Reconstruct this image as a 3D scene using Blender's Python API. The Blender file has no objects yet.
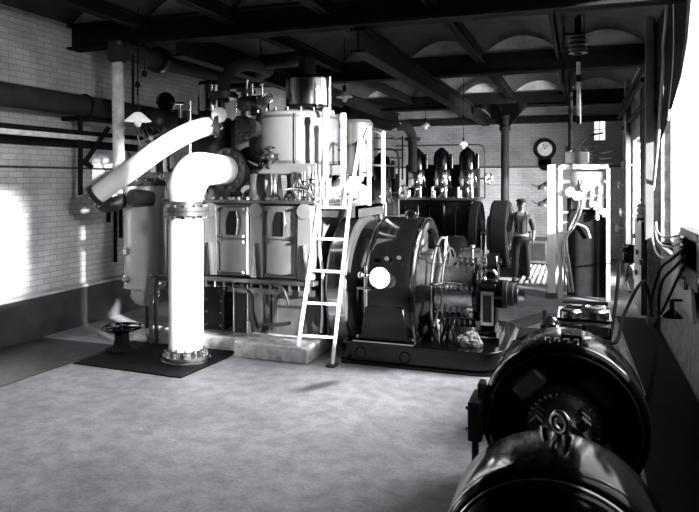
import bpy, bmesh, math, random
from mathutils import Vector, Matrix
random.seed(7)
C = bpy.context.scene.collection
PI = math.pi
V = Vector
# ------------------------------------------------------------------ camera data
CAM_Z, YAW, F = 2.15, math.radians(19.54), 648.0
SN, CS = math.sin(YAW), math.cos(YAW)
def at(px, py, Y):
    """world point on the plane Y seen at pixel px,py"""
    r = (px - 349.5) / F
    zc = Y / (r * SN + CS)
    return V((zc * (r * CS - SN), Y, CAM_Z - (py - 180) * zc / F))
def gnd(px, py, z=0.0):
    zc = F * (CAM_Z - z) / (py - 180)
    r = (px - 349.5) / F
    return V((zc * (r * CS - SN), zc * (r * SN + CS), z))

def wallx(px, py, X):
    r = (px - 349.5) / F; zc = X / (r * CS - SN); return V((X, zc * (r * SN + CS), CAM_Z - (py - 180) * zc / F))
# ------------------------------------------------------------------ materials
def nodes(name):
    m = bpy.data.materials.new(name); m.use_nodes = True
    nt = m.node_tree
    return m, nt, nt.nodes['Principled BSDF']
def g3(v): return (v, v, v * 1.02, 1)
def mat(name, v, rough=.5, metal=0.0, var=.25, scale=6.0, bump=0.0, bscale=60.0, coat=0.0, detail=5.0, spec=.5):
    m, nt, b = nodes(name)
    tc = nt.nodes.new('ShaderNodeTexCoord')
    n = nt.nodes.new('ShaderNodeTexNoise'); n.inputs['Scale'].default_value = scale; n.inputs['Detail'].default_value = detail
    nt.links.new(tc.outputs['Object'], n.inputs['Vector'])
    cr = nt.nodes.new('ShaderNodeValToRGB')
    cr.color_ramp.elements[0].position = .3; cr.color_ramp.elements[1].position = .7
    cr.color_ramp.elements[0].color = g3(v * (1 - var)); cr.color_ramp.elements[1].color = g3(min(1, v * (1 + var)))
    nt.links.new(n.outputs['Fac'], cr.inputs['Fac']); nt.links.new(cr.outputs['Color'], b.inputs['Base Color'])
    b.inputs['Roughness'].default_value = rough; b.inputs['Metallic'].default_value = metal
    b.inputs['Specular IOR Level'].default_value = spec
    b.inputs['Coat Weight'].default_value = coat; b.inputs['Coat Roughness'].default_value = .08
    if bump:
        n2 = nt.nodes.new('ShaderNodeTexNoise'); n2.inputs['Scale'].default_value = bscale; n2.inputs['Detail'].default_value = 4
        nt.links.new(tc.outputs['Object'], n2.inputs['Vector'])
        bp = nt.nodes.new('ShaderNodeBump'); bp.inputs['Strength'].default_value = bump; bp.inputs['Distance'].default_value = .01
        nt.links.new(n2.outputs['Fac'], bp.inputs['Height']); nt.links.new(bp.outputs['Normal'], b.inputs['Normal'])
    return m
def brick_mat(name, hor, c1, c2, mortar, upper=None, zsplit=0.0):
    m, nt, b = nodes(name); L = nt.links
    tc = nt.nodes.new('ShaderNodeTexCoord'); sp = nt.nodes.new('ShaderNodeSeparateXYZ'); cb = nt.nodes.new('ShaderNodeCombineXYZ')
    L.new(tc.outputs['Object'], sp.inputs[0]); L.new(sp.outputs[hor], cb.inputs[0]); L.new(sp.outputs['Z'], cb.inputs[1])
    br = nt.nodes.new('ShaderNodeTexBrick')
    br.inputs['Scale'].default_value = 1.0; br.inputs['Brick Width'].default_value = .235; br.inputs['Row Height'].default_value = .078
    br.inputs['Mortar Size'].default_value = .006; br.inputs['Mortar Smooth'].default_value = .4
    br.inputs['Color1'].default_value = g3(c1); br.inputs['Color2'].default_value = g3(c2); br.inputs['Mortar'].default_value = g3(mortar)
    L.new(cb.outputs[0], br.inputs['Vector'])
    n = nt.nodes.new('ShaderNodeTexNoise'); n.inputs['Scale'].default_value = 1.7; n.inputs['Detail'].default_value = 8
    L.new(tc.outputs['Object'], n.inputs['Vector'])
    cr = nt.nodes.new('ShaderNodeValToRGB'); cr.color_ramp.elements[0].color = g3(.62); cr.color_ramp.elements[1].color = g3(1)
    cr.color_ramp.elements[0].position = .3; cr.color_ramp.elements[1].position = .62
    L.new(n.outputs['Fac'], cr.inputs['Fac'])
    mx = nt.nodes.new('ShaderNodeMix'); mx.data_type = 'RGBA'; mx.blend_type = 'MULTIPLY'; mx.inputs['Factor'].default_value = 1
    L.new(br.outputs['Color'], mx.inputs['A']); L.new(cr.outputs['Color'], mx.inputs['B'])
    out = mx.outputs['Result']
    if upper is not None:      # unpainted band above a painted one: a real paint line
        gt = nt.nodes.new('ShaderNodeMath'); gt.operation = 'GREATER_THAN'; gt.inputs[1].default_value = zsplit
        L.new(sp.outputs['Z'], gt.inputs[0])
        mm = nt.nodes.new('ShaderNodeMix'); mm.data_type = 'RGBA'; mm.blend_type = 'MULTIPLY'
        L.new(gt.outputs[0], mm.inputs['Factor']); L.new(out, mm.inputs['A']); mm.inputs['B'].default_value = g3(upper)
        out = mm.outputs['Result']
    L.new(out, b.inputs['Base Color']); b.inputs['Roughness'].default_value = .7
    bp = nt.nodes.new('ShaderNodeBump'); bp.inputs['Strength'].default_value = .5; bp.inputs['Distance'].default_value = .01; bp.invert = True
    L.new(br.outputs['Fac'], bp.inputs['Height']); L.new(bp.outputs['Normal'], b.inputs['Normal'])
    return m
def floor_mat():
    m, nt, b = nodes('concrete_floor'); L = nt.links
    tc = nt.nodes.new('ShaderNodeTexCoord')
    def noise(s, d, lo, hi, p0, p1):
        n = nt.nodes.new('ShaderNodeTexNoise'); n.inputs['Scale'].default_value = s; n.inputs['Detail'].default_value = d
        L.new(tc.outputs['Object'], n.inputs['Vector'])
        cr = nt.nodes.new('ShaderNodeValToRGB'); cr.color_ramp.elements[0].position = p0; cr.color_ramp.elements[1].position = p1
        cr.color_ramp.elements[0].color = g3(lo); cr.color_ramp.elements[1].color = g3(hi)
        L.new(n.outputs['Fac'], cr.inputs['Fac']); return cr.outputs['Color']
    def mul(a, c):
        x = nt.nodes.new('ShaderNodeMix'); x.data_type = 'RGBA'; x.blend_type = 'MULTIPLY'; x.inputs['Factor'].default_value = 1
        L.new(a, x.inputs['A']); L.new(c, x.inputs['B']); return x.outputs['Result']
    o = mul(noise(1.1, 9, .24, .42, .3, .7), noise(7, 9, .7, 1, .35, .6))
    o = mul(o, noise(40, 4, .75, 1, .3, .55))
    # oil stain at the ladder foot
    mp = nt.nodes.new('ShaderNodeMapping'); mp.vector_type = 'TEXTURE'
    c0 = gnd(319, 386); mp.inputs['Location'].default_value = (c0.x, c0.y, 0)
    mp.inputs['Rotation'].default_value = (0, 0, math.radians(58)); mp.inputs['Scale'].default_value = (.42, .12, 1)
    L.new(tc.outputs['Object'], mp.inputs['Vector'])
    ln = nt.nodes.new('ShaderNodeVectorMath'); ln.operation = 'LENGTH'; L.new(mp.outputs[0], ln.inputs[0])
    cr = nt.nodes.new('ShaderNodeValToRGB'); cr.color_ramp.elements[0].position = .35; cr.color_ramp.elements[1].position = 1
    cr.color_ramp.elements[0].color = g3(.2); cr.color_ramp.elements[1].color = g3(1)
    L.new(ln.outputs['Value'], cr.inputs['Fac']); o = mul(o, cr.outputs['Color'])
    L.new(o, b.inputs['Base Color']); b.inputs['Roughness'].default_value = .62
    n2 = nt.nodes.new('ShaderNodeTexNoise'); n2.inputs['Scale'].default_value = 25; n2.inputs['Detail'].default_value = 6
    L.new(tc.outputs['Object'], n2.inputs['Vector'])
    bp = nt.nodes.new('ShaderNodeBump'); bp.inputs['Strength'].default_value = .35; bp.inputs['Distance'].default_value = .01
    L.new(n2.outputs['Fac'], bp.inputs['Height']); L.new(bp.outputs['Normal'], b.inputs['Normal'])
    return m
def glass_mat():
    m, nt, b = nodes('window_glass'); L = nt.links
    nt.nodes.remove(b)
    t = nt.nodes.new('ShaderNodeBsdfTransparent'); t.inputs[0].default_value = (.95, .95, .95, 1)
    gl = nt.nodes.new('ShaderNodeBsdfGlossy'); gl.inputs['Roughness'].default_value = .05
    mx = nt.nodes.new('ShaderNodeMixShader'); mx.inputs[0].default_value = .06
    L.new(t.outputs[0], mx.inputs[1]); L.new(gl.outputs[0], mx.inputs[2]); L.new(mx.outputs[0], nt.nodes['Material Output'].inputs[0])
    return m
M = dict(
    floor=floor_mat(),
    brick_side=brick_mat('whitewashed_brick_side', 'Y', .68, .58, .36),
    brick_end=brick_mat('whitewashed_brick_end', 'X', .72, .62, .40, upper=.42, zsplit=2.53),
    boards=mat('whitewashed_boards', .34, .7, var=.45, scale=9, bump=.4),
    dboards=mat('grimy_boards', .16, .8, var=.5, scale=9, bump=.4, spec=.2),
    lagcase=mat('grey_casing_paint', .07, .36, var=.12, scale=2),
    midgrey=mat('flange_paint', .03, .45, var=.2),
    edge=mat('polished_black_edge', .30, .16, 1, var=.15),
    pitch=mat('matt_black_and_shade', .006, .8, var=.5, spec=.15),  # matt black parts, and the shade sheet along the window wall
    dado=mat('dark_dado_paint', .035, .45, var=.4, scale=4),
    ledge=mat('ledge_paint', .45, .6),
    tymp=mat('lit_plaster', .75, .8, var=.35, scale=3),  # ceiling plaster made paler, window light put into its colour
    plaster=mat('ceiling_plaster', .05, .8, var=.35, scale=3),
    sooty=mat('sooty_iron', .008, .85, var=.4, scale=5, spec=.2),
    black=mat('black_enamel', .0025, .13, var=.2, spec=.4),
    blackm=mat('black_cast_iron', .018, .42, var=.3, bump=.15),
    grey=mat('grey_engine_paint', .10, .38, var=.2, scale=3, coat=.2),
    dgrey=mat('dark_grey_paint', .03, .4, var=.3, coat=.2),
    steel=mat('polished_steel', .62, .2, 1, var=.12),
    clad=mat('planished_sheet_cladding', .5, .19, 1, var=.1, scale=2),
    tank=mat('grey_tank_paint', .42, .33, var=.12, scale=2.5, coat=.3),
    white=mat('white_lagging', .86, .8, var=.05, scale=4, bump=.35, bscale=35),
    oldlag=mat('weathered_lagging', .78, .85, var=.25, scale=8, bump=.5, bscale=30),
    darklag=mat('dirty_lagging', .03, .9, var=.3, scale=4, bump=.3, spec=.2),
    enamel=mat('white_enamel', .88, .25, var=.03),
    dial=mat('white_dial', .9, .5, var=.02),
    copper=mat('commutator_copper', .5, .3, 1, var=.2, scale=20),
    brass=mat('brass', .55, .25, 1, var=.1),
    marble=mat('white_marble', .8, .35, var=.08),
    slate=mat('dark_slate', .03, .4, var=.3),
    cable=mat('black_cable', .006, .8, var=.2, spec=.05),
    lcable=mat('pale_cable', .3, .6, var=.2),
    plate=mat('steel_floor_plate', .04, .5, .0, var=.5, scale=5, bump=.3),
    concrete=mat('rough_concrete', .42, .9, var=.4, scale=9, bump=.8, bscale=25),
    rag=mat('cotton_waste', .2, .95, var=.4, scale=25, bump=1, bscale=60),
    wood=mat('pale_wood', .5, .7, var=.3, scale=10),
    skin=mat('skin', .13, .55, var=.05), shirt=mat('work_shirt', .035, .85, var=.2, scale=15),
    trouser=mat('dark_trousers', .012, .9, var=.2), leather=mat('leather', .03, .5), beltm=mat('pale_belt', .4, .6),
    glass=glass_mat(),
)
glow_white = M['glow_white'] = mat('white_with_sun_glow', .85, .3, var=.02); glow_white.node_tree.nodes['Principled BSDF'].inputs['Emission Color'].default_value = (1, 1, 1, 1); glow_white.node_tree.nodes['Principled BSDF'].inputs['Emission Strength'].default_value = .75  # glow added to the lamp shade in place of sun falling on it
# ------------------------------------------------------------------ mesh builder
def frame(axis):
    a = V(axis).normalized()
    u = a.cross(V((0, 0, 1)))
    if u.length < 1e-4: u = V((1, 0, 0))
    u.normalize(); return a, u, a.cross(u)
class MB:
    def __init__(s): s.bm = bmesh.new()
    def box(s, c, d, rz=0, rx=0, ry=0):
        m = Matrix.Translation(V(c)) @ Matrix.Rotation(rz, 4, 'Z') @ Matrix.Rotation(ry, 4, 'Y') @ Matrix.Rotation(rx, 4, 'X') @ Matrix.Diagonal((*d, 1))
        bmesh.ops.create_cube(s.bm, size=1, matrix=m); return s
    def span(s, a, b):
        a, b = V(a), V(b); return s.box((a + b) / 2, [abs(x) for x in (b - a)])
    def lathe(s, prof, org, axis=(0, 0, 1), seg=32):
        a, u, w = frame(axis); o = V(org); rings = []
        for r, h in prof:
            rings.append([s.bm.verts.new(o + a * h + (u * math.cos(2 * PI * i / seg) + w * math.sin(2 * PI * i / seg)) * max(r, 1e-5)) for i in range(seg)])
        for A, B in zip(rings, rings[1:]):
            for i in range(seg):
                s.bm.faces.new((A[i], A[(i + 1) % seg], B[(i + 1) % seg], B[i]))
        for R, rr in ((rings[0], prof[0][0]), (rings[-1], prof[-1][0])):
            if prof[0] != prof[-1] and rr > 1e-4: s.bm.faces.new(R)
        if prof[0] == prof[-1]: pass
        return s
    def cyl(s, p0, p1, r, r1=None, seg=20):
        p0, p1 = V(p0), V(p1); d = p1 - p0
        return s.lathe([(r, 0), (r if r1 is None else r1, d.length)], p0, d, seg)
    def tube(s, pts, r, seg=10, smooth=0):
        pts = [V(p) for p in pts]
        rad = list(r) if isinstance(r, (list, tuple)) else [r] * len(pts)
        if smooth:
            q, qr = [], []
            n = len(pts)
            for i in range(n - 1):
                p0, p1, p2, p3 = pts[max(i - 1, 0)], pts[i], pts[i + 1], pts[min(i + 2, n - 1)]
                for k in range(smooth):
                    t = k / smooth
                    q.append(.5 * (2 * p1 + (p2 - p0) * t + (2 * p0 - 5 * p1 + 4 * p2 - p3) * t * t + (3 * p1 - p0 - 3 * p2 + p3) * t ** 3))
                    qr.append(rad[i] * (1 - t) + rad[i + 1] * t)
            q.append(pts[-1]); qr.append(rad[-1]); pts, rad = q, qr
        rings = []; u = None
        for i, p in enumerate(pts):
            d = (pts[min(i + 1, len(pts) - 1)] - pts[max(i - 1, 0)]).normalized()
            if u is None: _, u, _w = frame(d)
            u = (u - d * u.dot(d)).normalized(); w = d.cross(u)
            rings.append([s.bm.verts.new(p + (u * math.cos(2 * PI * k / seg) + w * math.sin(2 * PI * k / seg)) * rad[i]) for k in range(seg)])
        for A, B in zip(rings, rings[1:]):
            for i in range(seg): s.bm.faces.new((A[i], A[(i + 1) % seg], B[(i + 1) % seg], B[i]))
        s.bm.faces.new(rings[0]); s.bm.faces.new(rings[-1]); return s
    def torus(s, c, axis, R, r, seg=40, ms=10, a0=0, a1=2 * PI):
        a, u, w = frame(axis); c = V(c); n = seg; full = a1 - a0 > 2 * PI - .01; rings = []
        for i in range(n if full else n + 1):
            t = a0 + (a1 - a0) * i / n; d = u * math.cos(t) + w * math.sin(t)
            rings.append([s.bm.verts.new(c + d * (R + r * math.cos(2 * PI * k / ms)) + a * r * math.sin(2 * PI * k / ms)) for k in range(ms)])
        for i in range(len(rings) if full else len(rings) - 1):
            A, B = rings[i], rings[(i + 1) % len(rings)]
            for k in range(ms): s.bm.faces.new((A[k], A[(k + 1) % ms], B[(k + 1) % ms], B[k]))
        if not full: s.bm.faces.new(rings[0]); s.bm.faces.new(rings[-1])
        return s
    def sphere(s, c, r, sc=(1, 1, 1), seg=20):
        bmesh.ops.create_uvsphere(s.bm, u_segments=seg, v_segments=seg // 2, radius=r, matrix=Matrix.Translation(V(c)) @ Matrix.Diagonal((*sc, 1))); return s
    def prism(s, poly, d, map3):
        """poly: 2d outline; map3(x,y,h)->3d; extruded h from 0 to d"""
        A = [s.bm.verts.new(map3(x, y, 0)) for x, y in poly]; B = [s.bm.verts.new(map3(x, y, d)) for x, y in poly]
        s.bm.faces.new(A); s.bm.faces.new(B[::-1]); n = len(poly)
        for i in range(n): s.bm.faces.new((A[i], B[i], B[(i + 1) % n], A[(i + 1) % n]))
        return s
    def build(s, name, m, parent=None, bevel=0.0, flat=False):
        bm = s.bm
        bmesh.ops.remove_doubles(bm, verts=bm.verts, dist=1e-5)
        bmesh.ops.recalc_face_normals(bm, faces=bm.faces)
        org = V((0, 0, 0)); p = parent
        while p: org += p.location; p = p.parent
        bmesh.ops.translate(bm, verts=bm.verts, vec=-org)
        me = bpy.data.meshes.new(name); bm.to_mesh(me); bm.free()
        if not flat:
            me.polygons.foreach_set('use_smooth', [True] * len(me.polygons)); me.set_sharp_from_angle(angle=math.radians(38))
        me.materials.append(M[m] if isinstance(m, str) else m)
        o = bpy.data.objects.new(name, me); C.objects.link(o)
        if parent: o.parent = parent
        if bevel:
            b = o.modifiers.new('edge', 'BEVEL'); b.width = bevel; b.segments = 2; b.limit_method = 'ANGLE'; b.angle_limit = math.radians(50)
        return o
def thing(name, label, cat, loc, group=None):
    o = bpy.data.objects.new(name, None); C.objects.link(o); o.location = V(loc); o.empty_display_size = .1
    o['label'] = label; o['category'] = cat
    if group: o['group'] = group
    return o
def tag(o, label, cat, group=None, kind=None):
    o['label'] = label; o['category'] = cat
    if group: o['group'] = group
    if kind: o['kind'] = kind
    return o
def struct(o, label=None):
    o['kind'] = 'structure'
    if label: o['label'] = label
    return o
def kids(o): return [c for c in bpy.data.objects if c.parent == o]
def copy_tree(o, parent=None):
    c = o.copy(); C.objects.link(c)
    if parent: c.parent = parent; c.matrix_parent_inverse = o.matrix_parent_inverse.copy()
    for ch in kids(o): copy_tree(ch, c)
    return c
def nuts(parent, pts, axis, r=.018, h=.03, m='steel', name='nut'):
    """separate hexagon nuts sharing one mesh"""
    org = V((0, 0, 0)); p = parent
    while p: org += p.location; p = p.parent
    first = None
    for q in pts:
        if first is None:
            first = MB().lathe([(r, 0), (r, h)], V(q), axis, 6).build(name, m, parent); base = V(q); first_me = first.data
        else:
            c = first.copy(); C.objects.link(c); c.location = V(q) - base
def circle(c, axis, R, n, a0=0):
    _, u, w = frame(axis); return [V(c) + (u * math.cos(a0 + 2 * PI * i / n) + w * math.sin(a0 + 2 * PI * i / n)) * R for i in range(n)]
def wheel(parent, c, axis, R, r=.014, m='steel', spokes=4, name='handwheel', hub=.035):
    b = MB().torus(c, axis, R, r, 32, 8)
    for q in circle(c, axis, R, spokes, .4): b.cyl(c, q, r * .8, seg=8)
    a = V(axis).normalized(); b.cyl(V(c) - a * .03, V(c) + a * .03, hub, seg=14)
    return b.build(name, m, parent)

# ------------------------------------------------------------------ setting
XL, XR, YB, YF, ZC = -7.0, 1.1, -2.0, 19.0, 4.45
struct(MB().span((XL - .3, YB - .3, -.15), (XR + .3, YF + .3, 0)).build('floor', 'floor'))
struct(MB().span((XL - .3, YB - .3, 0), (XL, YF + .3, 5.0)).build('wall_left', 'brick_side'))
struct(MB().span((XL, YB - .3, 0), (XR + .25, YB, 5.0)).build('wall_back', 'sooty'))
fw = MB(); wx0, wx1, wz0, wz1 = .36, .69, 3.22, 3.88
fw.span((XL, YF, 0), (wx0, YF + .3, 5)); fw.span((wx1, YF, 0), (XR + .25, YF + .3, 5))
fw.span((wx0, YF, 0), (wx1, YF + .3, wz0)); fw.span((wx0, YF, wz1), (wx1, YF + .3, 5))
struct(fw.build('wall_far', 'brick_end'))
RT = .22
opens = [(.85, 1.72, 2.7, 3.95), (2.98, 3.85, 1.5, 4.4), (4.35, 10.2, 1.25, 4.4), (10.75, 12.15, .15, 4.1), (13.7, 15.3, .3, 3.0)]  # second and fourth openings added so sun reaches the lagged pipe and the switchboard
rw = MB(); y = YB - .3
for (a, b_, z0, z1) in opens:
    rw.span((XR, y, 0), (XR + RT, a, 5)); rw.span((XR, a, 0), (XR + RT, b_, z0)); rw.span((XR, a, z1), (XR + RT, b_, 5)); y = b_
rw.span((XR, y, 0), (XR + RT, YF + .3, 5))
struct(rw.build('wall_right', 'boards'))
for i, (a, b_, z0, z1) in enumerate(opens):
    f = MB(); w = .05; x0, x1 = XR + .12, XR + .17
    f.span((x0, a, z0), (x1, a + w, z1)); f.span((x0, b_ - w, z0), (x1, b_, z1)); f.span((x0, a, z0), (x1, b_, z0 + w)); f.span((x0, a, z1 - w), (x1, b_, z1))
    win = struct(f.build('window_%d' % (i + 1), 'enamel'))
    MB().span((XR + .14, a + w, z0 + w), (XR + .146, b_ - w, z1 - w)).build('pane', 'glass', win)
    MB().span((XR - .06, a - .04, z0 - .05), (XR + .12, b_ + .04, z0)).build('window_sill', 'dboards', win)
f = MB()
for a, b_ in (((wx0, wz0), (wx0 + .03, wz1)), ((wx1 - .03, wz0), (wx1, wz1)), ((wx0, wz0), (wx1, wz0 + .03)), ((wx0, wz1 - .03), (wx1, wz1)), ((.515, wz0), (.535, wz1)), ((wx0, 3.54), (wx1, 3.56))):
    f.span((a[0], YF + .1, a[1]), (b_[0], YF + .14, b_[1]))
win = struct(f.build('window_6', 'enamel'))
MB().span((wx0 + .03, YF + .118, wz0 + .03), (wx1 - .03, YF + .122, wz1 - .03)).build('pane', 'glass', win)
# dado and ledges
struct(MB().span((XL, YB, 0), (XL + .07, YF, .57)).build('baseboard_left', 'dado'))
struct(MB().span((XL, YB, .57), (XL + .11, YF, .61)).build('trim_1', 'ledge'))
struct(MB().span((XL, YB, 2.31), (XL + .025, YF, 2.335)).build('trim_2', 'dado'))
struct(MB().span((XL, YF - .03, 2.50), (XR, YF, 2.54)).build('trim_3', 'dado'))
struct(MB().span((XL, YF - .03, 1.99), (XR, YF, 2.02)).build('trim_4', 'ledge'))
struct(MB().span((XL, YF - .25, 3.75), (XR, YF, 3.9)).build('trim_5', 'sooty'))
# jack-arch ceiling
bx = [1.1, -.3, -1.65, -3.0, -4.35, -5.7, -7.05]
vm = MB()
for x1, x0 in zip(bx, bx[1:]):
    n = 14; pr = []
    for i in range(n + 1):
        t = i / n; x = x0 + (x1 - x0) * t; pr.append((x, 4.36 + .34 * math.sin(PI * t) ** .8))
    out = pr + [(x1, 5.0), (x0, 5.0)]
    vm.prism(out, YF - YB, lambda a, b, h: V((a, YB + h, b)))
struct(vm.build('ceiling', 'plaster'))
ti = 6
def ibeam(p0, p1, w, h, name, m='sooty', fl=.035):
    p0, p1 = V(p0), V(p1); mid = (p0 + p1) / 2; d = p1 - p0; b = MB()
    alongx = abs(d.x) > abs(d.y); L = d.length
    def bb(dz, ww, hh):
        b.box(mid + V((0, 0, dz)), (L, ww, hh) if alongx else (ww, L, hh))
    bb(0, w * .22, h); bb(h / 2 - fl / 2, w, fl); bb(-h / 2 + fl / 2, w, fl)
    return struct(b.build(name, m))
for Y in (3.2, 7.6, 11.8, 17.3):
    ibeam((XL, Y, 4.22), (XR, Y, 4.22), .26, .36, 'trim_%d' % ti); ti += 1
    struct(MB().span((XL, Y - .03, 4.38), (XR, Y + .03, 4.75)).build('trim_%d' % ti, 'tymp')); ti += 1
for x in bx[1:-1]:
    ibeam((x, YB, 4.31), (x, YF, 4.31), .15, .18, 'trim_%d' % ti, fl=.02); ti += 1
ibeam((-2.55, 7.5, 3.86), (-2.55, YF, 3.86), .2, .3, 'trim_%d' % ti); ti += 1
ibeam((-5.2, 7.6, 4.0), (-5.2, YF, 4.0), .2, .3, 'trim_%d' % ti); ti += 1
# pilaster on the right wall past the window
struct(MB().span((XR - .16, 10.3, 0), (XR, 10.68, 4.4)).build('trim_%d' % ti, 'dboards')); ti += 1
struct(MB().span((XR - .12, 15.8, 0), (XR, 16.4, 4.4)).build('trim_%d' % ti, 'dboards')); ti += 1
# iron column
col = thing('iron_column', 'dark cast iron column with bracketed head before the far brick wall', 'column', at(505, 250, 15.9) * V((1, 1, 0)))
c = col.location
MB().lathe([(.16, 0), (.16, .1), (.1, .18), (.095, 3.3), (.14, 3.36), (.14, 3.42), (.1, 3.46), (.12, 3.7)], c, seg=20).build('shaft', 'pitch', col)
b = MB()
for s_ in (-1, 1): b.prism([(0, 0), (.5, .6), (.5, .68), (0, .68)], .08, lambda x, z, h, s_=s_: c + V((s_ * x, h - .04, 3.3 + z)))
b.build('bracket', 'sooty', col)
MB().box(c + V((0, 0, 4.01)), (.5, .3, .06)).build('cap_plate', 'sooty', col)

# ------------------------------------------------------------------ floor plates
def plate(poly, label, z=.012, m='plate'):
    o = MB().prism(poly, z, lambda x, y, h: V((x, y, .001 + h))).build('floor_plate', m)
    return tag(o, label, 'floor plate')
plate([(-5.58, 6.06), (-4.07, 6.0), (-4.0, 6.9), (-4.05, 7.15), (-5.58, 7.15)], 'dark steel trench plate under the tall white lagged pipe', m='pitch')
plate([(-6.9, 3.0), (-5.75, 3.0), (-5.62, 6.15), (-5.62, 6.9), (-6.9, 6.9)], 'long dark steel plate along the dark dado')
a = [gnd(509, 322), gnd(545, 312), gnd(556, 316), gnd(520, 330)]
plate([(p.x, p.y) for p in a], 'small dark hatch plate beyond the generator bed end')
plate([(.42, 1.2), (1.08, 1.2), (1.08, 11.0), (.5, 11.0)], 'long dark sheet added as floor shade between the motor generator and window wall', m='pitch')  # added dark sheet standing in for floor shade below the sills
dk = thing('duckboard', 'slatted duckboard of pale bars on floor beside the workman', 'duckboard', gnd(538, 278))
for i in range(9):
    p = dk.location + V((-.28 + i * .11, 0, 0))
    MB().span(p + V((-.025, -1.2, .03)), p + V((.025, 1.9, .06))).build('slat', 'wood', dk)
for yy in (-1.0, .3, 1.6):
    p = dk.location + V((.16, yy, 0)); MB().span(p + V((-.5, -.04, 0)), p + V((.5, .04, .03))).build('batten', 'wood', dk)

cb = thing('cabinet', 'low grey iron cabinet by the far wall behind the workman', 'cabinet', at(537, 255, 17.2) * V((1, 1, 0)))
L = cb.location
MB().span(L + V((-.28, -.25, .05)), L + V((.28, .25, .62))).build('case', 'dboards', cb, .01)
MB().span(L + V((-.31, -.28, .62)), L + V((.31, .28, .67))).build('top', 'dado', cb, .006)
for sx in (-.24, .24):
    for sy in (-.2, .2): MB().span(L + V((sx - .03, sy - .03, 0)), L + V((sx + .03, sy + .03, .05))).build('leg', 'sooty', cb)
MB().span(L + V((-.22, -.27, .12)), L + V((.22, -.25, .56))).build('door', 'dgrey', cb, .005)
# ------------------------------------------------------------------ main steam engine
EX0, EX1, EY0, EY1 = -5.1, -3.02, 7.2, 8.8
eng = thing('steam_engine', 'large grey three-cylinder steam engine with inspection doors behind the steel ladder', 'steam engine', (-4.15, 8.0, 0))
MB().span((-3.95, 6.93, 0), (-2.98, 9.1, .2)).span((-5.2, 7.15, 0), (-3.9, 9.1, .18)).build('plinth', 'concrete', eng, .02)
base = MB().span((EX0, 7.42, .18), (EX1, EY1, .9)).build('base_frame', 'dgrey', eng, .01)
MB().span((EX0 - .05, EY0 - .1, .88), (EX1 + .05, EY1 + .05, .93)).build('base_ledge', 'dgrey', eng, .008)
for i in range(16):
    x = EX0 + .1 + i * .13
    MB().cyl((x, EY0 - .03, .80), (x, EY0 - .03, .88), .018, seg=8).build('stud', 'steel', eng)
MB().span((EX0, 7.2, .74), (EX1, 7.42, .81)).build('base_rail', 'dgrey', eng)
cas = MB().span((EX0, EY0 + .03, .93), (EX1, EY1, 1.86)).build('crankcase', 'grey', eng, .03)
MB().span((EX0 - .05, EY0 - .06, 1.86), (EX1 + .05, EY1 + .05, 1.90)).build('top_flange', 'dgrey', eng, .008)
nuts(eng, [V((EX0 + .05 + i * .128, EY0 + .0, 1.9)) for i in range(17)], (0, 0, 1), .022, .035)
pil = [-4.98, -4.42, -3.77, -3.12]
for x in pil:
    b = MB(); b.prism([(-.10, 0), (.10, 0), (.085, .80), (-.085, .80)], .07, lambda u, z, h, x=x: V((x + u, EY0 - .04 + h, .95 + z)))
    b.cyl((x, EY0 - .06, 1.77), (x, EY0 + .04, 1.77), .095, seg=24)
    p_ = b.build('pilaster', 'grey', eng, .006)
    MB().prism([(-.035, 0), (.035, 0), (.004, .42)], .06, lambda u, z, h, x=x: V((x + u, EY0 - .09 + h, .95 + z))).build('web', 'steel', p_)
for x in (-4.72, -4.095, -3.445):
    d = MB().span((x - .20, EY0 - .01, .98), (x + .20, EY0 + .05, 1.40)).build('door', 'grey', eng, .012)
    d2 = MB().span((x - .20, EY0 - .005, 1.42), (x + .20, EY0 + .05, 1.81)).build('door', 'grey', eng, .012)
    MB().prism([(-.11, 1.46), (.03, 1.46), (.03, 1.76), (-.06, 1.76), (-.09, 1.70), (-.11, 1.62)], .02, lambda u, z, h, x=x: V((x + u, EY0 - .018 + h, z))).build('sight_hole', 'pitch', d2, .004)
    MB().tube([(x + .05 , EY0 - .03, 1.47), (x + .08, EY0 - .05, 1.6), (x + .05, EY0 - .03, 1.76)], .012, smooth=5).build('handle', 'steel', d2)
    MB().span((x + .195, EY0 - .045, .98), (x + .225, EY0 + .02, 1.81)).build('hinge_bar', 'steel', d)
    MB().cyl((x - .21, EY0 - .03, .965), (x + .21, EY0 - .03, .965), .016, seg=10).build('sill_bar', 'blackm', d)
    nuts(d, [V((x + sx, EY0 - .01, z)) for sx in (-.17, .16) for z in (1.0, 1.38)], (0, -1, 0), .02, .05)
    nuts(d2, [V((x + sx, EY0 - .005, z)) for sx in (-.17, .16) for z in (1.45, 1.79)], (0, -1, 0), .02, .05)
# lubricator and small gear low on the front
b = MB().span((-4.5, 7.15, .25), (-4.22, 7.42, .78)).span((-4.53, 7.13, .70), (-4.19, 7.43, .80))
b.build('lubricator_box', 'black', eng, .012)
nuts(eng, [V((-4.47 + dx, 7.15, z)) for dx in (0, .22) for z in (.32, .48, .63)], (0, -1, 0), .014, .02)
for pts in ([(-4.15, 7.22, .8), (-4.0, 7.2, .82), (-3.86, 7.2, .72), (-3.84, 7.22, .5), (-3.8, 7.3, .28)], [(-3.55, 7.2, .86), (-3.4, 7.16, .82), (-3.33, 7.2, .6)], [(-3.3, 7.15, .42), (-3.5, 7.15, .38), (-3.7, 7.25, .36)]):
    MB().tube(pts, .022, smooth=6).build('drain_pipe', 'blackm', eng)
for x in (-4.1, -3.9): MB().cyl((x, 7.2, .22), (x, 7.2, .85), .014).build('rod', 'steel', eng)
MB().cyl((-3.88, 7.18, .22), (-3.88, 7.18, .40), .03).build('oil_cup', 'brass', eng)
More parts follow.
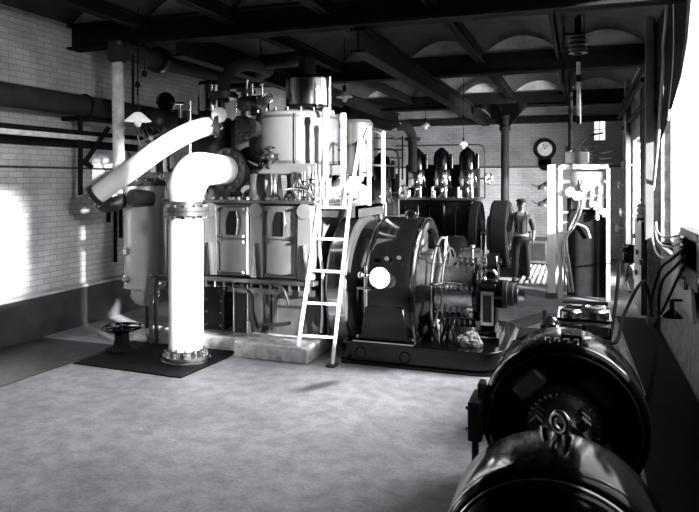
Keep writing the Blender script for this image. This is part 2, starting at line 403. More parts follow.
for x in (-3.62, -3.72): MB().span((x - .03, 7.39, .25), (x + .03, 7.43, .75)).build('rib', 'dgrey', eng)
# pipes and rods on the crankcase end face
MB().tube([(-2.99, 7.35, 1.85), (-2.98, 7.3, 1.5), (-2.96, 7.3, 1.2), (-2.9, 7.22, .95), (-2.95, 7.3, .3)], .022, smooth=6).build('drain_pipe', 'steel', eng)
MB().cyl((-2.93, 7.5, .2), (-2.93, 7.5, 1.2), .025).build('rod', 'dgrey', eng)
# distance columns between crankcase and cylinders
xs = [-5.0, -4.8, -4.55, -4.25, -3.95, -3.65, -3.35, -3.08]
for i, x in enumerate(xs):
    for yy in (7.42, 8.55):
        MB().lathe([(.085, 0), (.085, .03), (.05, .07), (.042, .2), (.05, .30), (.06, .33)], (x, yy, 1.9), seg=14).build('column', 'steel' if i % 2 else 'grey', eng)
for x in (-4.75, -4.1, -3.45):
    MB().lathe([(.16, 0), (.16, .03), (.13, .1), (.06, .14), (.05, .3)], (x, 7.75, 1.9), seg=24).build('gland', 'steel', eng)
    MB().prism([(-.12, 0), (.1, 0), (.06, .32), (-.1, .32)], .5, lambda u, z, h, x=x: V((x + .16 + u, 7.6 + h, 1.9 + z))).build('standard', 'grey', eng)
MB().span((-5.12, 7.5, 2.22), (-4.0, 8.7, 2.40)).build('cylinder_foot', 'black', eng, .02)
MB().span((-4.0, 7.45, 2.22), (-3.1, 8.7, 2.36)).build('cylinder_foot', 'lagcase', eng, .02)
# cylinders
lp = V((-3.62, 8.05, 0))
lpc = MB().lathe([(.54, 2.36), (.56, 2.38), (.56, 2.99), (.54, 3.03), (.46, 3.06), (.001, 3.08)], lp, seg=48).build('cylinder', 'lagcase', eng)
MB().lathe([(.562, 2.36), (.567, 2.36), (.567, 2.40), (.562, 2.40), (.562, 2.36)], lp, seg=48).build('band', 'dgrey', lpc)
MB().lathe([(.562, 2.96), (.567, 2.96), (.567, 2.99), (.562, 2.99), (.562, 2.96)], lp, seg=48).build('band', 'dgrey', lpc)
MB().cyl(at(295.5, 164, 7.50), at(295.5, 112, 7.50), .008, seg=6).build('seam', 'dgrey', lpc)
nuts(lpc, circle(lp + V((0, 0, 3.04)), (0, 0, 1), .49, 18), (0, 0, 1), .022, .05)
uc = V((-3.42, 8.0, 0))
ucc = MB().lathe([(.32, 3.08), (.32, 3.11), (.30, 3.13), (.30, 3.50), (.27, 3.53), (.001, 3.54)], uc, seg=40).build('tail_casing', 'black', eng)
MB().lathe([(.304, 3.14), (.304, 3.48), (.31, 3.48), (.31, 3.14), (.304, 3.14)], uc, seg=40).build('sheath', 'clad', ucc)
mp = V((-4.25, 8.05, 0))
mpc = MB().lathe([(.32, 2.40), (.33, 2.42), (.33, 2.95), (.30, 2.98), (.001, 3.0)], mp, seg=40).build('cylinder', 'dgrey', eng)
nuts(mpc, circle(mp + V((0, 0, 2.98)), (0, 0, 1), .27, 14), (0, 0, 1), .02, .045)
MB().lathe([(.20, 2.99), (.20, 3.25), (.17, 3.3), (.001, 3.31)], mp, seg=30).build('tail_casing', 'black', eng)
hp = V((-4.92, 8.0, 0))
hpc = MB().lathe([(.30, 2.40), (.30, 2.98), (.28, 3.02), (.001, 3.03)], hp, seg=36).build('cylinder', 'blackm', eng)
hpt = MB().lathe([(.2, 3.03), (.2, 3.06), (.185, 3.08), (.185, 3.5), (.16, 3.54), (.001, 3.55)], hp, seg=36).build('tail_casing', 'black', eng)
MB().lathe([(.188, 3.12), (.188, 3.48), (.193, 3.48), (.193, 3.12), (.188, 3.12)], hp, seg=36).build('sheath', 'clad', hpt)
rc = V((-3.0, 8.75, 0))
MB().lathe([(.24, 2.2), (.24, 2.95), (.2, 3.0), (.001, 3.01)], rc, seg=32).build('receiver', 'dgrey', eng)
# piston valve chest cover facing the camera, stop valve over it
vc = at(247, 128, 7.4)
b = MB().lathe([(.001, -.06), (.07, -.055), (.08, -.03), (.145, -.02), (.145, .03), (.11, .05), (.11, .5)], vc, (0, 1, 0), 32)
vch = b.build('valve_chest', 'blackm', eng)
nuts(vch, circle(vc + V((0, -.02, 0)), (0, 1, 0), .12, 10), (0, -1, 0), .016, .035, 'dgrey')
vs = at(246, 104, 7.55)
b = MB().sphere(vs, .12).cyl(vs - V((0, 0, .3)), vs + V((0, 0, .2)), .07).lathe([(.13, -.2), (.13, -.16)], vs).lathe([(.13, .14), (.13, .18)], vs)
b.cyl(vs, vs + V((.25, 0, 0)), .06).lathe([(.11, .22), (.11, .26)], vs, (1, 0, 0)).build('stop_valve', 'blackm', eng)
for px, py in ((258, 105), (262, 92), (236, 106)):
    q = at(px, py, 7.5); MB().cyl(q - V((0, 0, .1)), q + V((0, 0, .1)), .016).sphere(q + V((0, 0, .1)), .03, seg=10).build('oil_cup', 'steel', eng)
wheel(eng, at(268, 98, 7.45), (.6, -1, .3), .06, .010, 'steel')
MB().cyl(at(247, 96, 7.5), at(247, 80, 7.5), .018).build('spindle', 'steel', eng)
MB().cyl(at(252, 94, 7.5), at(252, 84, 7.5), .022).build('oil_cup', 'steel', eng)
# small tap assembly before the low pressure cylinder
tp = at(271, 157, 7.4)
MB().sphere(tp, .07, seg=14).cyl(tp - V((.12, 0, 0)), tp + V((.12, 0, 0)), .04).cyl(tp, tp + V((0, -.1, -.14)), .03).build('drain_cock', 'blackm', eng)
wheel(eng, tp + V((0, -.05, .10)), (0, -.4, 1), .07, .01, 'blackm')
MB().lathe([(.001, 0), (.05, .02), (.16, .3), (.17, .34), (.06, .36), (.001, .36)], at(262, 166, 7.35), (-.8, .4, .25), 20).build('bell_casting', 'black', eng)
for px, y0, y1, r in ((309, 203, 166, .018), (315, 205, 164, .022), (320, 203, 165, .012), (304, 196, 172, .03), (326, 200, 168, .016), (312, 188, 176, .035), (299, 200, 180, .028)):
    MB().cyl(at(px, y0, 7.22), at(px, y1, 7.22), r, seg=12).sphere(at(px, (y0 + y1) / 2, 7.22), r * 1.7, seg=10).build('oil_pipe', 'steel', eng)
MB().tube([at(285, 190, 7.2), at(296, 188, 7.15), at(308, 190, 7.15), at(313, 198, 7.2)], .016, smooth=6).build('oil_pipe', 'steel', eng)
MB().tube([at(300, 178, 7.2), at(294, 188, 7.2), at(300, 202, 7.2)], .016, smooth=6).build('oil_pipe', 'steel', eng)
for px in (150, 163):
    MB().span(at(px, 172, 7.6), at(px + 13, 156, 7.9)).build('relay_box', 'dgrey', eng, .01)
# governor and throttle at the far end
gv = at(166, 102, 7.9)
MB().lathe([(.001, -.12), (.09, -.11), (.13, -.06), (.13, .1), (.09, .16), (.001, .16)], gv, (.6, -1, 0), 24).build('governor', 'black', eng)
b = MB().lathe([(.2, -.3), (.2, .3)], at(168, 125, 8.0), (1, 0, 0), 24).sphere(at(158, 122, 7.9), .2).lathe([(.26, 0), (.26, .05)], at(152, 128, 7.9), (1, 0, 0), 24)
b.build('throttle_valve', 'blackm', eng)
MB().cyl(at(176, 104, 7.8), at(184, 104, 7.8), .03).cyl(at(180, 106, 7.8), at(180, 118, 7.8), .035).build('throttle_link', 'steel', eng)
MB().cyl(at(190, 158, 7.35), at(190, 101, 7.35), .028, seg=14).build('handrail_post', 'steel', eng)
wheel(eng, at(150, 138, 7.6), (1, -.6, 0), .17, .016, 'blackm')
for p0, p1 in (((149, 150), (163, 186)), ((155, 140), (166, 190)), ((128, 152), (142, 186))):
    MB().cyl(at(*p0, 7.75), at(*p1, 7.75), .015, seg=8).build('stay_rod', 'blackm', eng)
# pressure gauge
pg = thing('pressure_gauge', 'round white-faced pressure gauge above the upper end of sloping white pipe', 'gauge', at(219, 132, 7.3))
q = at(219, 115, 7.3)
MB().lathe([(.001, -.035), (.085, -.035), (.1, -.02), (.1, .03), (.001, .035)], q, (-.5, .87, 0), 28).build('dial', 'dial', pg)
MB().cyl(at(219, 134, 7.3), q, .014, seg=10).sphere(at(221, 128, 7.3), .035, seg=10).build('stem', 'steel', pg)

# ------------------------------------------------------------------ gallery platform, rails and ladder
gal = thing('engine_gallery', 'steel gallery platform with polished stanchions above the ladder head', 'platform', (-2.75, 8.0, 0))
MB().span((-3.0, 7.35, 1.80), (-2.5, 8.4, 1.84)).build('deck', 'dgrey', gal)
MB().span((-3.0, 7.33, 1.70), (-2.5, 7.36, 1.84)).span((-2.53, 7.33, 1.70), (-2.5, 8.4, 1.84)).build('edge_angle', 'dgrey', gal)
for p in ((-2.97, 8.37), (-2.53, 8.37)): MB().cyl((*p, 0), (*p, 1.8), .03).build('support_leg', 'dgrey', gal)
for px, y0 in ((325.5, 112), (343, 117)):
    a_ = at(px, 203, 7.42); b_ = at(px, y0, 7.42); a_.z = 1.84
    MB().cyl(a_, b_, .036, seg=18).lathe([(.001, .05), (.035, .045), (.045, 0), (.045, -.05)], b_).build('stanchion', 'enamel', gal)
MB().cyl(at(329, 112, 7.6), at(329, 77, 7.6), .028, seg=14).build('stanchion', 'steel', gal)
rail = [at(358, 205, 7.45), at(361, 165, 7.45), at(363, 142, 7.48), at(366, 132, 7.55)]
t1 = at(369, 129, 7.62); t2 = at(383, 133.5, 8.25); t3 = at(397, 139, 9.0)
MB().tube(rail + [t1, t2, t3], .018, smooth=5).build('handrail', 'steel', gal)
for px, ytop, Y in ((369, 129, 7.62), (383, 133.5, 8.25)):
    tpt = at(px, ytop, Y); bt = V((tpt.x, Y, 1.84)); MB().cyl(bt, tpt, .027, seg=14).sphere(tpt, .034, seg=12).build('handrail_post', 'enamel', gal)
p = [V((-2.5, 7.62, 2.3)), V((-2.5, 9.0, 2.3))]
MB().cyl(at(369, 165, 7.62), at(397, 166, 9.0), .012).build('mid_rail', 'steel', gal)
lad = thing('ladder', 'pale steel ladder leaning from the engine plinth up to the gallery', 'ladder', (-2.9, 7.1, 0))
lb0, lt0 = V((-3.10, 7.10, .0)), V((-2.97, 7.27, 1.86))
lb0 = V((-3.12, 6.98, .2)); rb0, rt0 = V((-2.69, 6.98, 0)), V((-2.58, 7.27, 1.86))
top = at(360, 138, 7.42)
MB().tube([lb0, lt0], .024, 8).build('rail', 'enamel', lad)
MB().tube([rb0, rt0, top], .022, 8).sphere(top, .03, seg=10).build('rail', 'enamel', lad)
for i in range(5):
    z = .32 + i * .375
    fl = (z - lb0.z) / (lt0.z - lb0.z); fr = z / rt0.z
    MB().cyl(lb0.lerp(lt0, fl), rb0.lerp(rt0, fr), .016, seg=8).build('rung', 'enamel', lad)
MB().box(rb0 + V((0, 0, .015)), (.1, .14, .03)).build('foot', 'blackm', lad)

# ------------------------------------------------------------------ white exhaust pipe
wp = thing('exhaust_pipe', 'thick vertical white lagged exhaust pipe standing on a bolted floor flange', 'pipe', (-4.38, 6.57, .012))
x, y = -4.38, 6.57
MB().lathe([(.19, .16), (.2, .2), (.2, 1.6), (.19, 1.7)], (x, y, 0), seg=40).build('lagging', 'white', wp)
bf = MB().lathe([(.18, .10), (.27, .10), (.27, .06), (.29, .05), (.29, .013), (.001, .013)], (x, y, 0), seg=40).lathe([(.175, .05), (.185, .2)], (x, y, 0), seg=40).build('base_flange', 'steel', wp)
nuts(bf, circle((x, y, .10), (0, 0, 1), .235, 12), (0, 0, 1), .018, .05)
for q in circle((x, y, .14), (0, 0, 1), .19, 12): MB().box(q, (.02, .02, .1)).build('clamp', 'steel', bf)
nk = MB().lathe([(.185, 1.66), (.19, 1.72), (.19, 2.0)], (x, y, 0), seg=40).build('neck', 'midgrey', wp)
mf = MB().lathe([(.001, 1.735), (.265, 1.735), (.265, 1.78), (.255, 1.785), (.265, 1.79), (.265, 1.835), (.001, 1.835)], (x, y, 0), seg=40).build('joint_flange', 'midgrey', wp)
nuts(mf, circle((x, y, 1.70), (0, 0, 1), .23, 12), (0, 0, 1), .018, .16)
fd = V((.16, 1, 0)).normalized()
cz = 2.26
pts = [V((x, y, 1.9))]
for i in range(0, 10):
    t = PI / 2 * i / 9; pts.append(V((x, y, 1.98)) + fd * (.30 * (1 - math.cos(t))) + V((0, 0, .30 * math.sin(t))))
pts.append(pts[-1] + fd * .50)
MB().tube(pts, [.19, .205] + [.225] * 7 + [.215, .205, .175], 28).build('elbow', 'white', wp)
fc = pts[-1] + fd * .0
ef = MB().lathe([(.001, -.05), (.26, -.05), (.28, -.045), (.28, .0), (.27, .005), (.28, .01), (.28, .06), (.001, .06)], fc, fd, 40).lathe([(.2, .05), (.2, .4)], fc, fd, 30).build('outlet_flange', 'midgrey', wp)
nuts(ef, circle(fc - fd * .05, fd, .235, 12, .2), -fd, .02, .03, 'grey')

# ------------------------------------------------------------------ sloping white steam pipe
sp = thing('steam_pipe', 'white lagged pipe sloping down from the engine to the separator tank', 'pipe', at(150, 150, 7.2))
pp = [at(217, 126, 7.35), at(205, 127, 7.3), at(186, 134, 7.22), at(160, 149, 7.1), at(130, 171, 6.95), at(97, 195, 6.8)]
MB().tube(pp, [.11, .125, .13, .13, .13, .125], 24, smooth=6).build('lagging', 'white', sp)
ax = (pp[-1] - pp[-2]).normalized()
ff = MB().lathe([(.001, -.02), (.15, -.02), (.15, .04), (.001, .04)], pp[-1], ax, 28).build('end_flange', 'blackm', sp)
nuts(ff, circle(pp[-1] + ax * .04, ax, .13, 8), ax, .016, .04, 'steel')
a0 = (pp[0] - pp[1]).normalized()
ff = MB().lathe([(.001, 0), (.16, 0), (.16, .05), (.001, .05)], pp[0], a0, 28).build('end_flange', 'dgrey', sp)
nuts(ff, circle(pp[0], a0, .135, 8), -a0, .016, .04, 'steel')
MB().tube([pp[-1] + V((.03, .05, -.03)), at(104, 205, 7.0), at(117, 203, 7.15), at(128, 199, 7.3)], [.09, .1, .1, .1], 18, smooth=5).build('bend', 'blackm', sp)

# ------------------------------------------------------------------ separator tank
tk = thing('separator_tank', 'tall grey cylindrical steam separator tank with gauge cocks on its side', 'tank', (-5.6, 7.45, 0))
x, y = at(145, 240, 7.45).x, 7.45
MB().lathe([(.27, .70), (.275, .72), (.275, 2.05), (.27, 2.08)], (x, y, 0), seg=40).build('shell', 'tank', tk)
tf = MB().lathe([(.001, 2.07), (.29, 2.07), (.29, 2.13), (.2, 2.17), (.001, 2.18)], (x, y, 0), seg=40).build('top_cover', 'blackm', tk)
nuts(tf, circle((x, y, 2.13), (0, 0, 1), .265, 14), (0, 0, 1), .014, .03)
MB().lathe([(.28, .72), (.28, .69), (.18, .69), (.19, .56), (.14, .47), (.06, .43), (.001, .43)], (x, y, 0), seg=32).build('sump', 'tank', tk)
MB().lathe([(.11, 0), (.12, .04), (.11, .3), (.001, .35)], at(131, 198, 7.05) , (.35, 1, -.05), 24).build('inlet_branch', 'dgrey', tk)
MB().cyl((x + .04, y, .05), (x + .04, y, .45), .03).build('drain_pipe', 'blackm', tk)
MB().lathe([(.28, 0), (.30, .03), (.27, .10), (.15, .12), (.001, .12)], (x + .02, y - .02, .0), seg=18).build('footing', 'concrete', tk)
for (py) in (251, 279):
    q = at(129, py, 7.22)
    MB().cyl(q, q + V((.1, .15, 0)), .025).sphere(q, .045, seg=12).cyl(q - V((.09, 0, 0)), q + V((.05, 0, 0)), .018).cyl(q, q + V((0, -.02, -.14 if py > 260 else -.05)), .016).build('gauge_cock', 'brass', tk)
    wheel(tk, q + V((.0, -.06, 0)), (0, 1, 0), .05, .009, 'steel')
MB().cyl(at(123.5, 252, 7.2), at(123.5, 280, 7.2), .008, seg=8).build('gauge_glass', 'steel', tk)
for k, px in enumerate((151, 156.5)):
    Yp = 7.12 + .05 * k
    t0, bb = at(px, 281 + 2 * k, Yp), at(px, 343, Yp); bb.z = .013
    MB().tube([at(166, 278 + 2 * k, Yp + .2), at(px + 4, 277 + 2 * k, Yp), t0, bb], .028, 12, smooth=6).sphere(at(px, 294, Yp), .036, seg=12).build('condensate_pipe', 'grey', tk)

# ------------------------------------------------------------------ floor valve with handwheel
hv = thing('valve_pedestal', 'floor valve pedestal topped by a large flat black handwheel', 'valve', (-5.39, 6.68, .012))
x, y = -5.39, 6.68
MB().lathe([(.001, .013), (.19, .013), (.19, .05), (.11, .07), (.09, .15), (.085, .24), (.11, .26), (.11, .29), (.001, .29)], (x, y, 0), seg=28).build('pedestal', 'pitch', hv)
wheel(hv, V((x, y, .31)), (0, 0, 1), .23, .017, 'black', 5)
MB().cyl((x, y, .29), (x, y, .36), .016).build('spindle', 'steel', hv)

# ------------------------------------------------------------------ left wall: drop pipe, mains, bracket, rods
dp = thing('drop_pipe', 'pale weathered lagged pipe dropping vertically from the overhead main', 'pipe', at(119.5, 190, 7.3))
t_, b_ = at(117, 46, 7.3), at(119.5, 193, 7.3)
MB().lathe([(.072, 0), (.08, .3), (.076, .8), (.08, 1.2), (.072, (t_ - b_).length)], b_, t_ - b_, 20).build('lagging', 'oldlag', dp)
MB().lathe([(.11, -.02), (.11, .05), (.001, .05)], t_, (0, 0, 1), 20).build('flange', 'blackm', dp)
um = thing('steam_main', 'upper dark overhead steam main bending down into the engine valve', 'pipe', (-5.9, 8, 3.8))
g1 = at(117, 40, 7.3)
pth = [V((g1.x, 7.3, g1.z - .02)), V((g1.x, 7.3, 3.86)), V((g1.x, 7.5, 3.95)), V((-5.95, 8.2, 3.95)), V((-5.8, 9.6, 3.95)), V((-5.3, 9.9, 3.95)), V((-4.7, 9.3, 3.93)), V((-4.5, 8.2, 3.8)), V((-4.5, 7.7, 3.55)), V((-4.5, 7.62, 3.2))]
MB().tube(pth, [.09, .135, .135, .135, .135, .13, .12, .1, .085, .08], 20, smooth=6).build('run', 'darklag', um)
MB().tube([V((-4.6, 8.9, 3.95)), V((-3.95, 8.6, 3.9)), V((-3.55, 8.2, 3.85)), V((-3.45, 8.02, 3.7)), V((-3.42, 8.0, 3.5))], .11, 18, smooth=6).build('branch', 'darklag', um)
for q, axn in ((V((-5.95, 8.2, 3.95)), (0, 1, 0)), (V((-4.5, 7.62, 3.28)), (0, 0, 1))):
    MB().lathe([(.2, -.04), (.2, .04)], q, axn, 24).build('flange', 'blackm', um)
for q in (V((-5.9, 8.6, 4.0)), V((-4.6, 8.9, 4.0))): MB().cyl(q, V((q.x, q.y, 4.4)), .012).build('hanger_rod', 'sooty', um)
lm = thing('wall_main', 'thick dark lagged pipe running along the whitewashed brick wall', 'pipe', (-6.6, 6, 3.2))
MB().cyl((-6.62, 4.0, 3.2), (-6.62, 13.5, 3.2), .15, seg=24).build('run', 'darklag', lm)
for yy in (5.2, 7.4, 9.6, 11.8): MB().torus((-6.62, yy, 3.2), (0, 1, 0), .155, .02, 24, 8).build('clip', 'sooty', lm)
for yy in (5.2, 7.4, 9.6, 11.8): MB().span((XL, yy - .03, 3.0), (-6.46, yy + .03, 3.06)).build('bearer', 'sooty', lm)
sh = MB().span((-6.98, 4.0, 2.80), (-6.72, 9.0, 2.86)).span((-6.98, 4.0, 2.62), (-6.94, 9.0, 2.86)).build('wall_ledge', 'sooty')
tag(sh, 'dark iron angle ledge running along brick wall beneath the lagged pipe', 'ledge')
sh = MB().span((-6.72, 4.0, 2.72), (-6.60, 9.0, 2.78)).build('pale_conduit', 'oldlag'); tag(sh, 'pale square conduit along front of the dark wall ledge', 'conduit')
br = thing('wall_bracket', 'dark iron wall bracket with diagonal strut on whitewashed brick wall', 'bracket', at(81, 160, 7.35))
MB().span(at(77.5, 195, 7.3), at(83, 118, 7.36)).build('post', 'sooty', br)
MB().tube([at(83, 165, 7.35), at(109, 127, 7.5)], .035, 4).build('strut', 'sooty', br)
MB().tube([at(83, 160, 7.35), at(92, 168, 7.4)], .04, 4).build('foot', 'sooty', br)
MB().tube([at(78, 118, 7.35), at(112, 121, 7.6)], .04, 4).build('arm', 'sooty', br)
for k, (px, y0, y1, lab) in enumerate(((109, 205, 222, 'short dark rod'), (115.5, 205, 262, 'thin dark drain pipe'), (121, 205, 238, 'dark drain pipe of middle length'))):
    tag(MB().cyl(wallx(px, y0, XL + .025), wallx(px, y1, XL + .025), .028, seg=10).build('drain_pipe', 'sooty'), lab + ' hanging under the sloping white pipe end', 'pipe')
rd = MB().cyl(at(133, 55, 7.2), at(133, 108, 7.2), .018, seg=8).build('hanger_rod', 'sooty'); tag(rd, 'black straight rod hanging beside the pale drop pipe', 'rod')
for px, y0, y1, Y, lab in ((137.5, 62, 96, 7.25, 'hanging cord with long weight behind the white lamp shade'), (144.5, 58, 77, 7.3, 'short hanging cord with round bob against brick')):
    t = thing('pull_cord', lab, 'cord', at(px, y1, Y))
    MB().cyl(at(px, y0 - 25, Y), at(px, y1, Y), .006, seg=6).build('cord', 'sooty', t)
    MB().lathe([(.001, -.03), (.035, -.01), (.03, .05), (.001, .07)], at(px, y1 - (10 if px < 140 else 2), Y), seg=12).build('bob', 'sooty', t)

# ------------------------------------------------------------------ lamps with conical shades
def lamp(px, py, Y, w, lab, m='enamel'):
    p = at(px, py, Y); t = thing('pendant_lamp', lab, 'lamp', p, 'conical pendant lamps')
    MB().lathe([(w, -.0), (.05, w * .62), (.03, w * .66), (.028, w * .66 - .01), (.045, w * .6), (w - .005, -.006), (w, 0)], p, seg=32).build('lamp_shade', m, t)
    MB().cyl(p + V((0, 0, w * .62)), p + V((0, 0, w * .62 + .1)), .028).build('lamp_holder', 'sooty', t)
    MB().sphere(p + V((0, 0, -.03)), .045, (1, 1, 1.2), 14).build('bulb', 'enamel', t)
    MB().cyl(p + V((0, 0, w * .6 + .1)), V((p.x, p.y, 4.4)), .006, seg=6).build('cord', 'cable', t)
lamp(138, 121, 7.0, .17, 'white conical lamp shade hanging beside the pale drop pipe', 'glow_white')
lamp(344.5, 97, 9.6, .13, 'white conical lamp hanging beyond the polished stanchions of the gallery')
lamp(425.5, 126, 14.0, .11, 'small conical lamp hanging above the second row of cylinders')
lamp(463.5, 145, 14.0, .10, 'small conical lamp over the farthest domed cylinder')

# ------------------------------------------------------------------ flywheel
AY, AZ = 8.02, .77
fly = thing('flywheel', 'big dark disc flywheel between the ladder and the generator', 'flywheel', (-2.72, AY, 0))
MB().lathe([(.12, -.10), (.14, -.05), (.58, -.05), (.68, -.13), (.85, -.13), (.865, -.11), (.865, .11), (.85, .13), (.68, .13), (.58, .05), (.14, .05), (.12, .10)], (-2.72, AY, AZ + .07), (1, 0, 0), 64).build('disc', 'dgrey', fly)
MB().lathe([(.866, -.10), (.866, .10), (.87, .10), (.87, -.10), (.866, -.10)], (-2.72, AY, AZ + .07), (1, 0, 0), 64).build('rim_band', 'steel', fly)
MB().cyl((-3.05, AY, AZ), (-2.38, AY, AZ), .09).build('shaft', 'steel', fly)

# ------------------------------------------------------------------ main generator
gen = thing('generator', 'large black dynamo with commutator on a round-cornered cast iron bedplate', 'generator', (-1.7, AY, 0))
def rr(x0, y0, x1, y1, r, n=8):
    out = []
    for cx, cy, a0 in ((x1 - r, y1 - r, 0), (x0 + .06, y1 - .06, PI / 2), (x0 + .06, y0 + .06, PI), (x1 - r, y0 + r, PI * 1.5)):
        rad = r if cx > (x0 + x1) / 2 else .06
        for i in range(n + 1):
            t = a0 + PI / 2 * i / n; out.append((cx + rad * math.cos(t), cy + rad * math.sin(t)))
    return out
up = lambda z0: (lambda u, v, h: V((u, v, z0 + h)))
b = MB().prism(rr(-2.66, 7.14, -.76, 8.95, .3), .04, up(.0)); b.prism(rr(-2.62, 7.18, -.80, 8.91, .3), .19, up(.04)); b.prism(rr(-2.64, 7.16, -.78, 8.93, .3), .025, up(.23))
bed = b.build('bedplate', 'black', gen, .006)
for px, py in ((361, 352), (405, 357.5)):
    q = at(px, py, 7.185)
    MB().lathe([(.05, .0), (.055, -.012), (.068, -.012), (.072, .0), (.05, 0)], q, (0, 1, 0), 24).lathe([(.001, -.004), (.05, -.004)], q, (0, 1, 0), 24).build('core_hole', 'sooty', bed)
st = MB().lathe([(.74, -2.30), (.76, -2.36), (.82, -2.38), (.86, -2.38), (.90, -2.34), (.91, -2.28), (.91, -1.90), (.90, -1.82), (.87, -1.78), (.84, -1.77), (.77, -1.77), (.74, -1.80), (.74, -2.30)], (0, AY, AZ), (1, 0, 0), 80).build('stator_frame', 'black', gen)
MB().torus((-1.80, AY, AZ), (1, 0, 0), .90, .010, 72, 8).build('end_bead', 'black', st)
MB().torus((-2.32, AY, AZ), (1, 0, 0), .905, .012, 72, 8).build('end_bead', 'black', st)
ft = MB().span((-2.46, 7.04, .255), (-1.74, 7.45, .31)).span((-2.40, 7.10, .31), (-1.80, 7.4, .36)).prism([(0, 0), (.54, 0), (.50, .36), (.04, .36)], .22, lambda u, z, h: V((-2.37 + u, 7.08 + h, .34 + z))).build('foot', 'black', gen, .008)
MB().span((-2.46, 7.035, .30), (-1.74, 7.045, .312)).build('edge_strip', 'steel', ft)
nuts(ft, [V((x, 7.16, .31)) for x in (-2.43, -1.77)], (0, 0, 1), .03, .04)
nuts(st, [at(387, 259, 7.16), at(399, 258, 7.16)], (0, -1, .3), .025, .03, 'dgrey')
MB().torus((-2.02, AY - .0, AZ + .93), (0, 1, 0), .06, .016, 24, 8).build('lifting_eye', 'black', st)
for i in range(6):
    t = PI / 6 + i * PI / 3; dr = V((0, math.cos(t), math.sin(t)))
    c_ = V((-2.0, AY, AZ)) + dr * .6
    cc = MB().box(c_, (.36, .26, .26), rx=t).build('field_coil', 'blackm', gen, .03)
MB().lathe([(.09, -2.3), (.40, -2.3), (.42, -2.25), (.42, -1.84), (.36, -1.70), (.33, -1.62), (.09, -1.62)], (0, AY, AZ), (1, 0, 0), 56).build('armature', 'blackm', gen)
cm = MB().lathe([(.36, -1.64), (.36, -1.60), (.32, -1.59), (.32, -1.20), (.30, -1.18), (.1, -1.16)], (0, AY, AZ), (1, 0, 0), 56).build('commutator', 'copper', gen)
for t in (AZ,):
    MB().lathe([(.325, -1.20), (.345, -1.20), (.345, -1.15), (.2, -1.13)], (0, AY, AZ), (1, 0, 0), 48).build('clamp_ring', 'black', cm)
rk = MB().torus((-1.62, AY, AZ), (1, 0, 0), .66, .016, 64, 10).build('rocker_ring', 'dgrey', gen)
MB().torus((-1.52, AY, AZ), (1, 0, 0), .53, .010, 64, 10).build('bus_ring', 'dgrey', gen)
for i in range(8):
    t = .52 + i * PI / 4; dr = V((0, math.cos(t), math.sin(t)))
    o_ = V((0, AY, AZ)) + dr * .40
    arm = MB().cyl(o_ + V((-1.64, 0, 0)), o_ + V((-1.18, 0, 0)), .016, seg=8).cyl(V((-1.60, AY, AZ)) + dr * .68, V((-1.60, AY, AZ)) + dr * .38, .02, seg=8).build('brush_arm', 'brass', gen)
    for k in range(6):
        c_ = V((-1.55 + k * .068, AY, AZ)) + dr * .375
        MB().box(c_, (.042, .1, .075), rx=t).build('brush_holder', 'steel', arm)
# bearing, shaft end
MB().cyl((-1.2, AY, AZ), (-.68, AY, AZ), .07, seg=24).build('shaft', 'steel', gen)
b = MB().span((-1.18, AY - .32, .25), (-.88, AY + .3, .31)).span((-1.14, AY - .26, .31), (-.92, AY + .24, .36))
b.prism([(-.2, .36), (.2, .36), (.13, .6), (.15, .9), (-.15, .9), (-.13, .6)], .17, lambda v, z, h: V((-1.115 + h, AY + v, z))); b.cyl((-1.2, AY, AZ), (-.86, AY, AZ), .17, seg=28)
pd = b.build('bearing_pedestal', 'black', gen, .008)
MB().span((-1.11, AY - .21, .42), (-.96, AY - .17, .82)).build('gauge_plate', 'steel', pd)
MB().span((-1.085, AY - .225, .46), (-.985, AY - .205, .78)).build('sight_glass', 'slate', pd)
MB().span((-1.18, AY - .325, .295), (-.88, AY - .315, .312)).build('edge_strip', 'steel', pd)
MB().torus((-1.03, AY, .98), (0, 1, .0), .075, .018, 24, 8).build('lifting_eye', 'steel', pd)
MB().lathe([(.1, -.87), (.17, -.87), (.17, -.82), (.14, -.81), (.14, -.75), (.11, -.74), (.11, -.70), (.06, -.69), (.06, -.62), (.001, -.62)], (0, AY, AZ), (1, 0, 0), 36).build('stepped_collar', 'blackm', gen)
MB().cyl((-.70, AY, AZ), (-.62, AY, AZ), .066, seg=24).build('shaft_end', 'steel', gen)
MB().lathe([(.10, -1.16), (.19, -1.15), (.19, -1.13), (.1, -1.12)], (0, AY, AZ), (1, 0, 0), 36).build('oil_thrower', 'steel', gen)
MB().box((-1.22, AY - .32, .60), (.06, .08, .06)).build('cable_lug', 'enamel', gen)
for k in range(2): MB().tube([(-1.45 + k * .05, AY - .42, .52), (-1.5 + k * .05, AY - .5, .36), (-1.55 + k * .08, AY - .4, .27)], .018, smooth=5).build('lead', 'cable', gen)
MB().tube([at(436, 285, 7.5), at(448, 282, 7.4), at(462, 283, 7.4)], .016, smooth=4).build('bus_link', 'steel', gen)
